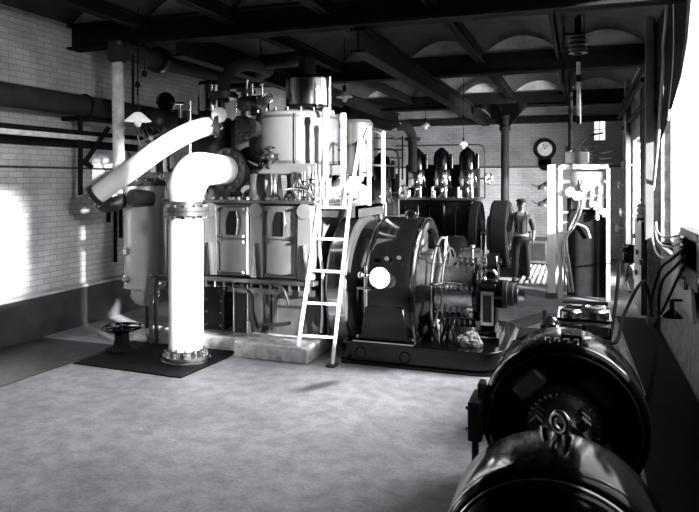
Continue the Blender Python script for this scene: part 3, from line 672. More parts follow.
# dial on the stator front
dg = thing('tachometer', 'round white dial held by a piped bracket against the black stator drum', 'gauge', at(368, 290, 7.05))
q = at(379, 278, 7.0)
MB().lathe([(.001, -.03), (.1, -.03), (.118, -.015), (.118, .03), (.001, .035)], q, (.15, 1, 0), 32).build('dial', 'dial', dg)
MB().cyl(at(366, 266, 7.08), at(366, 292, 7.08), .018).sphere(at(366, 276, 7.08), .035, seg=12).cyl(at(361, 274, 7.08), at(372, 277, 7.08), .02).cyl(at(357, 288, 7.08), at(371, 289, 7.08), .016).sphere(at(361, 275, 7.08), .04, seg=12).build('bracket', 'steel', dg)
MB().cyl(at(366, 292, 7.08), at(366, 332, 7.12), .015).build('pipe', 'blackm', dg)
from mathutils import noise
rg = MB()
for cx, cy, cz, rr_ in ((-1.24, 7.5, .27, .11), (-1.14, 7.47, .27, .09), (-1.19, 7.54, .32, .09)): rg.sphere((cx, cy, cz), rr_, (1.1, 1, .85), 48)
for v in rg.bm.verts:
    n_ = noise.noise_vector(v.co * 22) * .022 + noise.noise_vector(v.co * 60) * .012; v.co += n_
tag(rg.build('cotton_waste', 'rag'), 'crumpled heap of pale cotton waste on the dynamo bedplate', 'rags')

# ------------------------------------------------------------------ engines behind
def small_engine(name, loc, label, n=3, pitch=.57, zc=1.55, dark='black', low='clad', s=1.0, group=None, dome='black'):
    """loc = base centre; built around world coordinates"""
    L = V(loc); t = thing(name, label, 'steam engine', L)
    W = n * pitch + .25
    MB().span(L + V((-W / 2, -.7, 0)), L + V((W / 2 - .1, .7, .15))).build('plinth', 'concrete', t)
    MB().span(L + V((-W / 2 + .12, -.55, .15)), L + V((W / 2 - .22, .55, zc))).build('crankcase', dark, t, .03)
    tf = MB().span(L + V((-W / 2, -.6, zc)), L + V((W / 2 - .1, .6, zc + .05))).build('top_flange', 'dgrey', t)
    nuts(tf, [L + V((-W / 2 + .05 + i * (W - .2) / 11, -.56, zc + .05)) for i in range(12)], (0, 0, 1), .02, .03)
    for i in range(n):
        x = (i - (n - 1) / 2) * pitch; o = L + V((x, 0, 0))
        d = MB().span(o + V((-.18, -.58, .35)), o + V((.18, -.54, zc - .12))).build('door', dark, t, .01)
        nuts(d, [o + V((sx, -.58, zz)) for sx in (-.14, .14) for zz in (.4, zc - .17)], (0, -1, 0), .016, .02)
        for sx in (-.16, .16): MB().cyl(o + V((sx, -.3, zc)), o + V((sx, -.3, zc + .3)), .035, seg=12).build('column', 'steel', t)
        MB().lathe([(.1, zc + .05), (.05, zc + .12), (.05, zc + .3)], o, seg=16).build('gland', 'steel', t)
        cy = MB().lathe([(.20 * s, zc + .28), (.21 * s, zc + .30), (.21 * s, zc + .70), (.19 * s, zc + .73), (.001, zc + .74)], o, seg=28).build('cylinder', low, t)
        MB().lathe([(.214 * s, zc + .5), (.217 * s, zc + .5), (.217 * s, zc + .53), (.214 * s, zc + .53), (.214 * s, zc + .5)], o, seg=28).build('band', 'dgrey', cy)
        dm = MB().lathe([(.20 * s, zc + .73), (.20 * s, zc + 1.02), (.17 * s, zc + 1.14), (.09 * s, zc + 1.21), (.05, zc + 1.25), (.001, zc + 1.26)], o, seg=28).build('dome', dome, t)
        MB().cyl(o + V((.26, -.1, zc + .75)), o + V((.26, -.1, zc + 1.1)), .05 * s, seg=14).build('valve_casing', 'black', t)
        MB().tube([o + V((.26, -.15, zc + .3)), o + V((.24, -.25, zc + .5)), o + V((.22, -.2, zc + .7))], .02, smooth=4).build('oil_pipe', 'steel', t)
        q = o + V((.05, -.3, zc + .42)); MB().sphere(q, .05, seg=10).cyl(q, q - V((0, .12, 0)), .02).build('drain_cock', 'brass', t)
        MB().cyl(o + V((-.08, -.45, zc + .05)), o + V((-.08, -.45, zc + .22)), .03).build('oil_cup', 'brass', t)
    MB().span(L + V((-W / 2 + .1, .2, zc + .05)), L + V((W / 2 - .2, .5, zc + .85))).build('valve_chest', 'pitch', t, .02)
    zr = zc + 1.3
    MB().tube([L + V((-W / 2, -.35, zr)), L + V((W / 2 - .1, -.35, zr)), L + V((W / 2, -.35, zr - .05)), L + V((W / 2 + .03, -.35, zr - .2)), L + V((W / 2 + .03, -.35, zc + .05))], .018, 8).build('handrail', 'blackm', t)
    wheel(t, L + V((W / 2 + .12, -.3, zc + .5)), (1, -.5, 0), .13, .014, 'steel')
    MB().cyl(L + V((W / 2 - .1, -.3, zc + .5)), L + V((W / 2 + .12, -.3, zc + .5)), .02).build('spindle', 'steel', t)
    return t
e3 = small_engine('steam_engine', (at(440, 200, 15.4).x, 15.6, 0), 'black three-cylinder steam engine with domed tops nearest the far wall', 3, .62, 1.68)
e2x = at(372, 200, 11.6).x
e2 = small_engine('steam_engine', (e2x - .45, 11.9, 0), 'steam engine with bright cylinders seen past the gallery handrail', 3, .55, 1.42, low='dgrey', dome='black', s=.9)
# fittings at the middle engine's shaft end (small belt pulley / exciter)
ex = thing('exciter', 'small black exciter with bright fittings beyond the commutator of large dynamo', 'generator', (at(470, 250, 11.6).x, 11.6, 0))
L = ex.location
MB().span(L + V((-.75, -.45, 0)), L + V((.6, .45, .25))).build('bedplate', 'black', ex, .02)
MB().lathe([(.2, -.55), (.40, -.55), (.43, -.5), (.43, -.15), (.40, -.1), (.2, -.1)], L + V((0, 0, .72)), (1, 0, 0), 40).build('stator_frame', 'black', ex)
MB().lathe([(.1, -.1), (.2, -.1), (.2, .2), (.08, .22)], L + V((0, 0, .72)), (1, 0, 0), 32).build('commutator', 'copper', ex)
MB().cyl(L + V((-.9, 0, .72)), L + V((.55, 0, .72)), .05).build('shaft', 'steel', ex)
MB().span(L + V((.3, -.15, .25)), L + V((.5, .15, .85))).build('bearing_pedestal', 'black', ex, .02)
for k in range(4):
    t = k * PI / 2 + .6; o_ = L + V((0, .27 * math.cos(t), .72 + .27 * math.sin(t)))
    MB().cyl(o_ + V((-.12, 0, 0)), o_ + V((.2, 0, 0)), .03, seg=10).build('brush_arm', 'steel', ex)
MB().cyl(L + V((.1, -.35, .25)), L + V((.1, -.35, 1.0)), .025).sphere(L + V((.1, -.35, 1.0)), .05, seg=12).build('oil_stand', 'brass', ex)
# far generator and its pulley
fg = thing('generator', 'tall black drum dynamo standing directly behind the workman', 'generator', (at(497, 260, 15.3).x, 15.3, 0))
L = fg.location; zz = .92
MB().span(L + V((-.8, -.7, 0)), L + V((.7, .7, .22))).build('bedplate', 'black', fg, .02)
b = MB().lathe([(.5, -.10), (.72, -.10), (.76, -.06), (.76, .26), (.72, .31), (.5, .31), (.5, -.10)], L + V((0, 0, zz)), (1, 0, 0), 56); b.build('stator_frame', 'pitch', fg)
MB().torus(L + V((.31, 0, zz)), (1, 0, 0), .6, .03, 56, 8).build('end_bead', 'steel', fg)
MB().lathe([(.1, -.2), (.4, -.2), (.4, .2), (.25, .28), (.25, .5), (.08, .52)], L + V((0, 0, zz)), (1, 0, 0), 40).build('armature', 'dgrey', fg)
MB().cyl(L + V((-1.3, 0, zz)), L + V((.75, 0, zz)), .06).build('shaft', 'steel', fg)
MB().span(L + V((.5, -.15, .22)), L + V((.68, .15, 1.05))).build('bearing_pedestal', 'black', fg, .02)
pu = thing('pulley', 'grey disc flywheel between the domed engine and the drum dynamo', 'pulley', (at(477, 240, 15.3).x, 15.3, 0))
L = pu.location
MB().lathe([(.05, -.05), (.3, -.03), (.55, -.05), (.72, -.1), (.74, -.08), (.74, .08), (.72, .1), (.55, .05), (.3, .03), (.05, .05)], L + V((0, 0, zz)), (1, 0, 0), 48).build('disc', 'pitch', pu)
MB().span(L + V((-.12, -.25, 0)), L + V((.12, .25, .25))).span(L + V((-.1, -.1, .25)), L + V((.1, .1, zz))).build('bearing_pedestal', 'black', pu)
# overhead pipes of the rear engines
op = thing('steam_pipe', 'black steam pipe with bend dropping to the rear engines', 'pipe', (-4, 13, 3))
MB().tube([at(345, 112, 10.5), at(372, 121, 11.8), at(392, 126, 13.0), at(404, 126, 14.2), at(411, 133, 15.0), at(412.5, 146, 15.3), at(412.5, 172, 15.4)], .11, 14, smooth=5).build('run', 'sooty', op)
MB().lathe([(.19, -.04), (.19, .04)], at(412.5, 139, 15.2), (0, 0, 1), 18).build('flange', 'sooty', op)
for px, py, Y in ((398, 123.5, 13.5), (394, 129.5, 13.0)): MB().box(at(px, py, Y - .16), (.12, .03, .05)).build('label_plate', 'enamel', op)
vp = MB().cyl(at(378, 200, 12.6), at(378, 122, 12.6), .055, seg=14).build('vertical_pipe', 'oldlag'); tag(vp, 'pale vertical pipe rising behind the gallery handrail posts', 'pipe')
hr = thing('handrail', 'thin black guard rail around the middle engine top', 'handrail', at(380, 150, 12.4))
for y0 in (139, 150, 158): MB().cyl(at(347, y0 - 2, 12.4), at(402.5, y0, 12.4), .014, seg=6).build('rail', 'sooty', hr)
for px in (347, 402.5): MB().cyl(at(px, 136, 12.4), at(px, 180, 12.4), .016, seg=6).build('post', 'sooty', hr)
wb = thing('exhaust_pipe', 'white lagged sloping pipe seen between the gallery stanchions', 'pipe', at(340, 190, 8.9))
MB().tube([at(322, 203, 8.9), at(335, 190, 9.2), at(347, 180, 9.5), at(358, 176, 9.8)], .11, 16, smooth=5).build('lagging', 'white', wb)
MB().sphere(at(358, 196, 9.4), .19, (1, 1, 1), 20).build('lagged_trap', 'white', wb)
for k, (p0, p1) in enumerate((((456, 172), (466, 167)), ((470, 200), (475, 185)))):
    pass
# ------------------------------------------------------------------ workman
exec_person = True
def skin(name, verts, edges, radii, m, parent, root=0, sub=2):
    me = bpy.data.meshes.new(name); org = parent.location if parent else V((0, 0, 0))
    me.from_pydata([V(v) - org for v in verts], edges, []); o = bpy.data.objects.new(name, me); C.objects.link(o)
    if parent: o.parent = parent
    md = o.modifiers.new('skin', 'SKIN'); md.use_smooth_shade = True
    ss = o.modifiers.new('sub', 'SUBSURF'); ss.levels = ss.render_levels = sub
    for i, r in enumerate(radii):
        sv = me.skin_vertices[0].data[i]; sv.radius = (r, r) if not isinstance(r, tuple) else r; sv.use_root = (i == root)
    me.materials.append(M[m]); return o
mp_ = gnd(521, 282)
man = thing('person', 'workman in flat cap, braces and dark trousers standing with one arm hanging', 'person', (mp_.x, mp_.y, 0))
o = V((mp_.x, mp_.y, 0)); fy = V((-.10, -1, 0)).normalized()   # facing roughly to the camera, turned a little
fy = V((.25, -.97, 0)).normalized(); rx = V((0, 0, 1)).cross(fy) * -1   # rx: towards viewer's right
rx = V((fy.y * -1, fy.x, 0))
def P(r, f, z): return o + rx * r + fy * f + V((0, 0, z))
vb = [P(0, 0, .95), P(0, -.01, 1.12), P(0, -.02, 1.30), P(0, -.02, 1.42), P(0, -.005, 1.50),            # 0-4 trunk, neck
      P(-.10, 0, .86), P(-.12, .02, .48), P(-.13, -.02, .09), P(-.14, .10, .05), P(-.145, .16, .04),   # 5-9 leg
      P(.10, 0, .86), P(.12, .03, .48), P(.13, -.01, .09), P(.16, .11, .05), P(.17, .17, .04),          # 10-14 leg
      P(-.18, -.02, 1.39), P(-.25, -.02, 1.12), P(-.25, .05, .87), P(-.25, .07, .80),                  # 15-18 arm hanging
      P(.18, -.02, 1.39), P(.27, -.06, 1.13), P(.24, .08, .93), P(.22, .13, .89)]                      # 19-22 arm bent
eb = [(0, 1), (1, 2), (2, 3), (3, 4), (0, 5), (5, 6), (6, 7), (7, 8), (8, 9), (0, 10), (10, 11), (11, 12), (12, 13), (13, 14), (3, 15), (15, 16), (16, 17), (17, 18), (3, 19), (19, 20), (20, 21), (21, 22)]
rb = [.13, .12, .14, .10, .055, .085, .055, .042, .04, .03, .085, .055, .042, .04, .03, .06, .045, .032, .03, .06, .045, .032, .03]
vb.append(P(0, .005, 1.565)); eb.append((4, 23)); rb.append(.07)
vb.append(P(0, .012, 1.63)); eb.append((23, 24)); rb.append(.085)
vb.append(P(0, .0, 1.69)); eb.append((24, 25)); rb.append(.075)
def fingers(base, wr, d, side):
    i0 = wr
    d = V(d).normalized(); _, u, w = frame(d)
    for k in range(4):
        L_ = (.075, .085, .08, .06)[k]; off = fy * (.028 - .018 * k)
        a = base + off + d * .04; b2 = a + d * L_ * .55; c2 = b2 + (d * .7 - rx * side * .5).normalized() * L_ * .45
        n = len(vb); vb.extend([a, b2, c2]); rb.extend([.010, .009, .007]); eb.extend([(i0, n), (n, n + 1), (n + 1, n + 2)])
    n = len(vb); a = base + fy * .035; vb.extend([a, a + fy * .02 + d * .035, a + fy * .02 + d * .06]); rb.extend([.011, .010, .008]); eb.extend([(i0, n), (n, n + 1), (n + 1, n + 2)])
fingers(vb[18], 18, (0, 0, -1), -1); fingers(vb[22], 22, fy * .6 - V((0, 0, .6)), 1)
skin('body', vb, eb, rb, 'skin', man)
# face details, ears
hd = P(0, .012, 1.615)
MB().sphere(hd + fy * .095 - V((0, 0, .005)), .02, (.8, 1, 1.3), 12).build('nose', 'skin', man)
for s_ in (-1, 1):
    MB().sphere(hd + rx * .082 * s_, .026, (.5, 1, 1.3), 10).build('ear', 'skin', man)
    MB().sphere(hd + fy * .083 + rx * .032 * s_ + V((0, 0, .025)), .012, seg=8).build('eye', 'leather', man)
MB().box(hd + fy * .085 - V((0, 0, .05)), (.05, .02, .01), rz=math.atan2(rx.y, rx.x)).build('moustache', 'leather', man)
MB().lathe([(.088, -.03), (.093, 0), (.09, .02)], hd - fy * .012 + V((0, 0, .03)), seg=20).build('hair', 'leather', man)
b = MB().sphere(hd + V((0, 0, .095)) + fy * .005, .108, (1, 1.05, .48), 20); b.sphere(hd + fy * .105 + V((0, 0, .072)), .06, (1, .8, .14), 16)
b.build('flat_cap', 'trouser', man)
sv = [P(0, 0, .98), P(0, -.01, 1.12), P(0, -.02, 1.30), P(0, -.02, 1.41), P(0, -.01, 1.47), P(-.18, -.02, 1.39), P(-.25, -.02, 1.14), P(-.252, .015, 1.03), P(.18, -.02, 1.39), P(.27, -.055, 1.15), P(.265, -.01, 1.06)]
skin('shirt', sv, [(0, 1), (1, 2), (2, 3), (3, 4), (3, 5), (5, 6), (6, 7), (3, 8), (8, 9), (9, 10)], [.145, .145, .16, .115, .068, .078, .062, .058, .078, .062, .058], 'shirt', man)
skin('trousers', [P(0, 0, 1.0), P(0, 0, .92), P(-.10, 0, .84), P(-.12, .02, .48), P(-.13, -.015, .09), P(.10, 0, .84), P(.12, .03, .48), P(.13, -.005, .09)], [(0, 1), (1, 2), (2, 3), (3, 4), (1, 5), (5, 6), (6, 7)], [.15, .15, .105, .085, .078, .105, .085, .078], 'trouser', man)
for s_ in (-1, 1):
    MB().tube([P(.08 * s_, .155, 1.02), P(.085 * s_, .165, 1.2), P(.09 * s_, .14, 1.36), P(.09 * s_, .02, 1.47), P(.06 * s_, -.14, 1.36)], .014, 6, smooth=4).build('brace', 'trouser', man)
    MB().sphere(P(.14 * s_, .06, .05), .065, (1, 1.9, .75), 16).build('boot', 'leather', man)
MB().lathe([(.150, -.02), (.158, -.02), (.158, .02), (.150, .02), (.150, -.02)], P(0, 0, 1.0), seg=28).build('belt', 'beltm', man)

# ------------------------------------------------------------------ clock on the far wall
ck = thing('wall_clock', 'round dark-cased drop dial clock on the far brick wall', 'clock', at(545, 151, YF - .05))
q = at(545, 149, YF - .06)
MB().lathe([(.30, .06), (.30, -.02), (.27, -.06), (.2, -.05), (.2, .0)], q, (0, 1, 0), 40).span(q + V((-.17, -.03, -.46)), q + V((.17, .06, -.2))).lathe([(.17, -.03), (.17, .06)], q + V((0, 0, -.44)), (0, 1, 0), 28).build('case', 'sooty', ck)
MB().lathe([(.001, -.035), (.21, -.035), (.21, .0)], q, (0, 1, 0), 40).build('dial', 'oldlag', ck)
MB().box(q + V((.04, -.045, .05)), (.015, .008, .13), ry=.7).box(q + V((-.03, -.045, .07)), (.012, .008, .17), ry=-.4).build('hand', 'sooty', ck)

# ------------------------------------------------------------------ switchboard
SY = 12.4
sb = thing('switchboard', 'open white-framed switchboard with dark lower panel and cables', 'switchboard', (at(580, 295, SY).x, SY, 0))
def zat(px, py, Y=SY): return at(px, py, Y)
pA, pB, pC = zat(551.5, 200), zat(560.5, 200), zat(608, 200)
MB().span((pA.x - .075, SY - .08, .0), (pA.x + .07, SY + .08, 2.43)).build('upright', 'marble', sb, .01)
MB().span((pB.x - .035, SY - .05, .0), (pB.x + .035, SY + .05, 2.40)).build('upright', 'enamel', sb)
MB().span((pC.x - .03, SY - .05, .0), (pC.x + .03, SY + .05, 2.36)).build('upright', 'enamel', sb)
for py, w_ in ((167, .04), (181.5, .025)):
    z = zat(580, py).z; MB().span((pB.x, SY - .04, z - w_), (pC.x, SY + .04, z + w_)).build('cross_rail', 'enamel', sb)
MB().span((zat(571, 0).x, SY - .06, zat(0, 200).z - .02), (zat(604, 0).x, SY + .1, 2.30)).build('meter_panel', 'dboards', sb)
MB().span((zat(567, 0).x, SY + .02, .05), (zat(606, 0).x, SY + .10, 1.82)).build('lower_panel', 'pitch', sb)
for py in (212, 222, 232): 
    z = zat(566, py).z; MB().span((pB.x, SY - .05, z - .015), (zat(568, 0).x, SY, z + .015)).build('bracket_bar', 'enamel', sb)
for px, py in ((591, 203), (595, 206), (599, 200), (600, 210), (604, 213), (597, 216), (592, 193), (600, 190)):
    q = zat(px, py, SY - .08); MB().lathe([(.03, -.07), (.04, -.05), (.025, -.03), (.04, -.01), (.025, .02), (.035, .05), (.02, .08)], q, seg=14).build('insulator', 'enamel', sb)
for px, py in ((570, 192), (577, 196), (585, 187)):
    q = zat(px, py, SY - .1); MB().lathe([(.001, -.03), (.075, -.03), (.09, 0), (.09, .05)], q, (0, 1, 0), 24).build('meter', 'enamel', sb)
MB().tube([zat(583, 180, SY - .06), zat(582, 205, SY - .1), zat(575, 225, SY - .1), zat(566, 240, SY - .08), zat(569, 262, SY - .08), zat(573, 292, SY - .05)], .02, smooth=6).build('cable', 'lcable', sb)
MB().tube([zat(580, 180, SY - .06), zat(578, 208, SY - .1), zat(570, 228, SY - .1), zat(562, 250, SY - .1), zat(566, 272, SY - .1), zat(570, 292, SY - .1)], .018, smooth=6).build('cable', 'lcable', sb)
MB().tube([zat(577, 224, SY - .02), zat(586, 228, SY - .05), zat(590, 238, SY - .03)], .02, smooth=6).build('cable', 'lcable', sb)
for px in (563, 567): MB().cyl(zat(px, 240, SY - .06), zat(px + 2, 292, SY - .06), .015, seg=8).build('cable', 'lcable', sb)
MB().span(zat(564, 164, SY - .1), zat(589, 152, SY + .15)).span(zat(565, 168, SY), zat(572, 146, SY + .1)).build('circuit_breaker', 'slate', sb, .02)
MB().span(zat(573, 169, SY - .12), zat(584, 164.5, SY - .02)).build('name_bar', 'enamel', sb)
MB().cyl(zat(570, 150), V((zat(571, 0).x, SY, 4.2)), .035, seg=12).build('conduit', 'sooty', sb)
for i, (px, py, ex_, ey) in enumerate(((585, 152, 612, 158), (586, 156, 612, 164), (586, 160, 611, 168), (584, 150, 616, 150), (573, 152, 603, 133), (575, 150, 596, 146))):
    p0 = zat(px, py, SY); p1 = zat(ex_, ey, SY + .1); md = (p0 + p1) / 2 + V((0, 0, -.06 if i != 4 else .1)); MB().tube([p0, md, p1], .018, 8, smooth=6).build('lead', 'cable', sb)
for k, py in enumerate((184, 201)):
    q = zat(543, py); MB().lathe([(.02, 0), (.09, -.05), (.1, -.1), (.001, -.1)], q, seg=18).cyl(q, zat(550, py - 3), .02).tube([q, q + V((-.12, 0, -.05)), q + V((-.2, 0, .0))], .012).build('horn_bracket', 'grey', sb)
MB().span((pA.x - .1, SY - .12, 0), (pA.x + .1, SY + .12, .1)).build('foot_block', 'grey', sb)

# ------------------------------------------------------------------ hoist pole in the middle
hp_ = thing('chain_hoist', 'striped hoist pole and multi-sheave pulley block hanging from the ceiling beams', 'hoist', at(578, 60, 10.2))
q = lambda px, py: at(px, py, 10.2)
MB().cyl(q(578.5, 57), q(579, 124), .03, seg=12).build('pole', 'oldlag', hp_)
for a_, b2 in ((57, 62), (75, 82), (116, 124)): MB().cyl(q(578.5, a_), q(578.6, b2), .034, seg=12).build('dark_band', 'sooty', hp_)
for k in range(4): MB().lathe([(.14, -.025), (.10, 0), (.14, .025)], q(578, 38 + k * 4.5), (0, 0, 1), 24).build('sheave', 'grey', hp_)
MB().cyl(q(578, 55), V((q(578, 0).x, 10.2, 4.72)), .05).build('yoke', 'sooty', hp_)
for dx in (-16, -14, 2, 6): MB().cyl(q(578 + dx, 40 if dx > 0 else 85), V((q(578 + dx, 0).x, 10.2, 4.66)), .01, seg=6).build('chain', 'sooty', hp_)
MB().span(q(556, 36), q(584, 32)).build('trolley_bar', 'sooty', hp_)

# ------------------------------------------------------------------ motor-generator set in front
MX = -.10
mg = thing('motor_generator', 'glossy black twin-drum motor generator set close to the camera', 'motor generator', (MX, 3.7, 0))
b = MB().prism(rr(MX - .5, 2.25, MX + .5, 5.5, .08), .12, up(0)); b.prism(rr(MX - .42, 2.4, MX + .42, 5.4, .08), .08, up(.12)); b.build('bedplate', 'black', mg, .008)
zA = .54
A = MB().lathe([(.001, 2.50), (.12, 2.50), (.14, 2.54), (.30, 2.56), (.40, 2.60), (.425, 2.64), (.425, 2.66), (.45, 2.665), (.468, 2.69), (.472, 2.74), (.472, 3.08), (.455, 3.13), (.40, 3.17), (.15, 3.2), (.001, 3.2)], (MX, 0, zA), (0, 1, 0), 80).build('motor_frame', 'black', mg)
MB().torus((MX, 2.655, zA), (0, 1, 0), .425, .014, 80, 8).build('end_bead', 'edge', A)
MB().torus((MX + .02, 3.05, zA + .52), (.8, 1, 0), .042, .017, 28, 10).cyl((MX + .02, 3.05, zA + .44), (MX + .02, 3.05, zA + .48), .03).build('lifting_eye', 'steel', A)
nuts(A, [V((MX + .05, 2.98, zA + .47)), V((MX - .05, 3.08, zA + .465))], (0, 0, 1), .02, .025)
MB().span((MX - .36, 2.62, .15), (MX + .36, 3.15, .34)).build('foot', 'black', mg, .01)
zB = .56
B = MB().lathe([(.40, 4.42), (.44, 4.40), (.50, 4.40), (.52, 4.42), (.53, 4.46), (.53, 4.92), (.51, 4.98), (.44, 5.0), (.40, 4.98), (.40, 4.42)], (MX, 0, zB), (0, 1, 0), 90).build('generator_yoke', 'black', mg)
MB().torus((MX, 4.40, zB), (0, 1, 0), .47, .012, 80, 8).build('end_bead', 'edge', B)
MB().lathe([(.001, 5.0), (.40, 5.0), (.40, 4.97)], (MX, 0, zB), (0, 1, 0), 50).build('end_cover', 'blackm', B)
MB().span((MX - .4, 4.42, .15), (MX + .4, 4.98, .30)).build('foot', 'black', mg, .01)
for i in range(4):
    t = PI / 4 + i * PI / 2; c_ = V((MX + .32 * math.cos(t), 4.62, zB + .32 * math.sin(t)))
    MB().box(c_, (.14, .34, .24), ry=-t).build('field_coil', 'grey' if i == 1 else 'blackm', mg, .03)
ar = MB().lathe([(.05, 3.98), (.17, 3.98), (.17, 4.32), (.20, 4.34), (.235, 4.40), (.235, 4.9), (.05, 4.92)], (MX, 0, zB), (0, 1, 0), 60).build('armature', 'blackm', mg)
for k in range(36):
    t = 2 * PI * k / 36; d = V((math.cos(t), 0, math.sin(t))); c0 = V((MX, 4.36, zB))
    MB().cyl(c0 + d * .17, c0 + d * .225, .006, seg=6).build('riser', 'copper', ar)
MB().cyl((MX, 3.1, zA), (MX, 4.2, zB - .0), .06, seg=20).build('shaft', 'steel', mg)
MB().lathe([(.13, 3.5), (.16, 3.52), (.16, 3.78), (.13, 3.8)], (MX, 0, zB), (0, 1, 0), 32).span((MX - .12, 3.55, .15), (MX + .12, 3.75, .5)).build('bearing_pedestal', 'black', mg, .01)
for t in (.9, 2.4, 3.9, 5.4):
    d = V((math.cos(t), 0, math.sin(t))); c0 = V((MX, 4.15, zB)) + d * .21
    arm = MB().cyl(c0 + V((0, -.15, 0)), c0 + V((0, .17, 0)), .014, seg=8).build('brush_arm', 'steel', mg)
    for k in range(3): MB().box(c0 + V((0, -.1 + k * .09, 0)) - d * .01, (.05, .05, .06), ry=-t).build('brush_holder', 'blackm', arm)
tb = MB().span((MX - .60, 4.3, .42), (MX - .51, 4.6, .68)).span((MX - .585, 4.38, .22), (MX - .545, 4.46, .42)).span((MX - .55, 4.4, .68), (MX - .5, 4.52, .78)).build('terminal_box', 'blackm', mg, .01)
nuts(tb, [V((MX - .60, yy, zz_)) for yy in (4.36, 4.54) for zz_ in (.48, .62)], (-1, 0, 0), .012, .02)
nuts(B, [V((MX - .1 + .06 * k, 4.5, zB + .525)) for k in range(4)], (0, 0, 1), .018, .02)
MB().span((MX - .02, 4.6, zB + .52), (MX + .12, 4.8, zB + .545)).build('name_boss', 'black', B, .008)
# small valve-like starter gear on the far end of the set
sg = thing('starter_gear', 'small black starter gear with bright ring behind the open drum', 'switchgear', (MX - .22, 5.9, 0))
L = sg.location
MB().span(L + V((-.2, -.2, 0)), L + V((.2, .25, .80))).build('stand', 'black', sg, .02)
MB().sphere(at(550, 324, 5.75), .075, seg=16).cyl(at(541, 330, 5.75), at(556, 330, 5.75), .05).lathe([(.1, 0), (.1, .03)], at(543, 322, 5.75), (1, 0, 0), 20).build('body', 'black', sg)
MB().torus(at(552, 332, 5.7), (.3, -1, 0), .06, .014, 24, 8).build('ring', 'steel', sg)
rh = thing('rheostat', 'black box rheostat with polished contact plates on top', 'rheostat', (at(584, 330, 6.6).x, 6.7, 0))
L = rh.location
MB().span(L + V((-.24, -.25, 0)), L + V((.24, .3, .78))).build('case', 'black', rh, .015)
MB().span(L + V((-.25, -.27, .82)), L + V((.25, .31, .85))).build('lid', 'black', rh, .008)
for x in (-.12, .12): MB().span(L + V((x - .1, -.272, .70)), L + V((x + .1, -.25, .80))).build('front_plate', 'steel', rh, .008)
for x, yy, ww in ((-.12, -.1, .1), (.1, 0, .13), (-.05, .18, .12), (.15, .2, .08)):
    MB().lathe([(ww, .85), (ww, .89), (ww * .8, .91), (.001, .91)], L + V((x, yy, 0)), seg=24).build('contact_plate', 'steel', rh)
MB().cyl(L + V((-.2, .1, .94)), L + V((.22, .05, .95)), .02).cyl(L + V((0, .08, .85)), L + V((0, .08, .95)), .02).build('handle', 'blackm', rh)

# ------------------------------------------------------------------ gear along the window wall
W_ = lambda px, py, X=.98: wallx(px, py, X)
tag(MB().tube([W_(667, -2, 1.0), W_(666, 20, 1.0), W_(663.5, 45, 1.0), W_(664, 60, 1.0), W_(661, 100, 1.0), W_(657, 150, 1.0), W_(653, 190, 1.0)], .022, 10, smooth=5).build('pale_conduit', 'lcable'), 'pale bright conduit running down the pier beside the large window', 'conduit')
tag(MB().tube([W_(674, -2, 1.05), W_(674, 60, 1.05), W_(668, 120, 1.05)], .015, 8, smooth=4).build('thin_conduit', 'oldlag'), 'thin grey conduit just inside the large window edge', 'conduit')
tag(MB().span(W_(646, 240, .90), W_(652, 20, 1.0)).build('wall_duct', 'grey'), 'tall grey timber cable duct beside the pale conduit', 'duct')
tag(MB().span(W_(626, 250, .93), W_(629, 90, 1.02)).build('wall_duct', 'dgrey'), 'slim dark cable duct just beyond the low-silled window', 'duct')
fb = thing('fuse_board', 'dark wooden fuse board with white insulators on window wall', 'fuse board', W_(640, 250, .95))
MB().span(W_(634, 300, .86), W_(650, 222, .98)).build('panel', 'slate', fb, .01)
MB().span(W_(637, 222, .84), W_(644, 215, .95)).build('shelf', 'slate', fb)
q = W_(640.5, 212, .86); MB().lathe([(.05, -.08), (.065, -.05), (.04, -.02), (.065, .02), (.045, .06), (.055, .1), (.02, .13)], q, seg=18).build('insulator', 'enamel', fb)
for px, py in ((634, 236), (637, 252), (641, 262), (636, 272)): MB().box(W_(px, py, .85), (.05, .14, .07)).build('fuse_holder', 'enamel' if py < 240 else 'grey', fb)
for px, py, k in ((619, 185, 0), (621, 212, 1), (617, 228, 2), (623, 165, 3)):
    q = W_(px, py, .9); t = tag(MB().lathe([(.03, -.09), (.045, -.06), (.03, -.03), (.045, 0), (.03, .03), (.045, .06), (.025, .09)], q, seg=14).span(q + V((.0, -.02, -.02)), V((XR, q.y + .02, q.z + .02))).build('wall_insulator', 'enamel'), ('white wall insulator level with the meter panel', 'white wall insulator beside the dark lower panel', 'lowest white wall insulator beyond the fuse board', 'topmost of the white wall insulators')[k], 'insulator', 'wall insulators')
xb = thing('switch_box', 'black iron switch box with lever under the fuse board', 'switch box', W_(632, 268, .8))
MB().span(W_(622, 262, .72), W_(640, 245, 1.0)).build('case', 'black', xb, .02)
MB().tube([W_(628, 265, .72), W_(626, 280, .70), W_(630, 292, .72)], .02).build('lever', 'steel', xb)
MB().lathe([(.06, -.03), (.06, .03)], W_(627, 250, .70), (1, -1, 0), 18).build('knob', 'black', xb)
def cable(pts, r, m, lab, X=.9):
    q = [wallx(p[0], p[1], p[2] if len(p) > 2 else X) for p in pts]
    return tag(MB().tube(q, r, 8, smooth=6).build('cable', m), lab, 'cable', 'cables along the window wall')
cable([(656, 222), (657, 231), (663, 237), (672, 237), (683, 234)], .014, 'lcable', 'uppermost pale cable looping across from the sill', .98)
cable([(655, 226), (657, 240), (664, 246), (674, 246), (684, 240)], .014, 'lcable', 'second pale cable sagging beneath the sill', .98)
cable([(651, 232), (655, 250), (662, 258), (672, 256), (684, 248)], .014, 'lcable', 'lowest pale cable sagging deepest beneath the sill', .98)
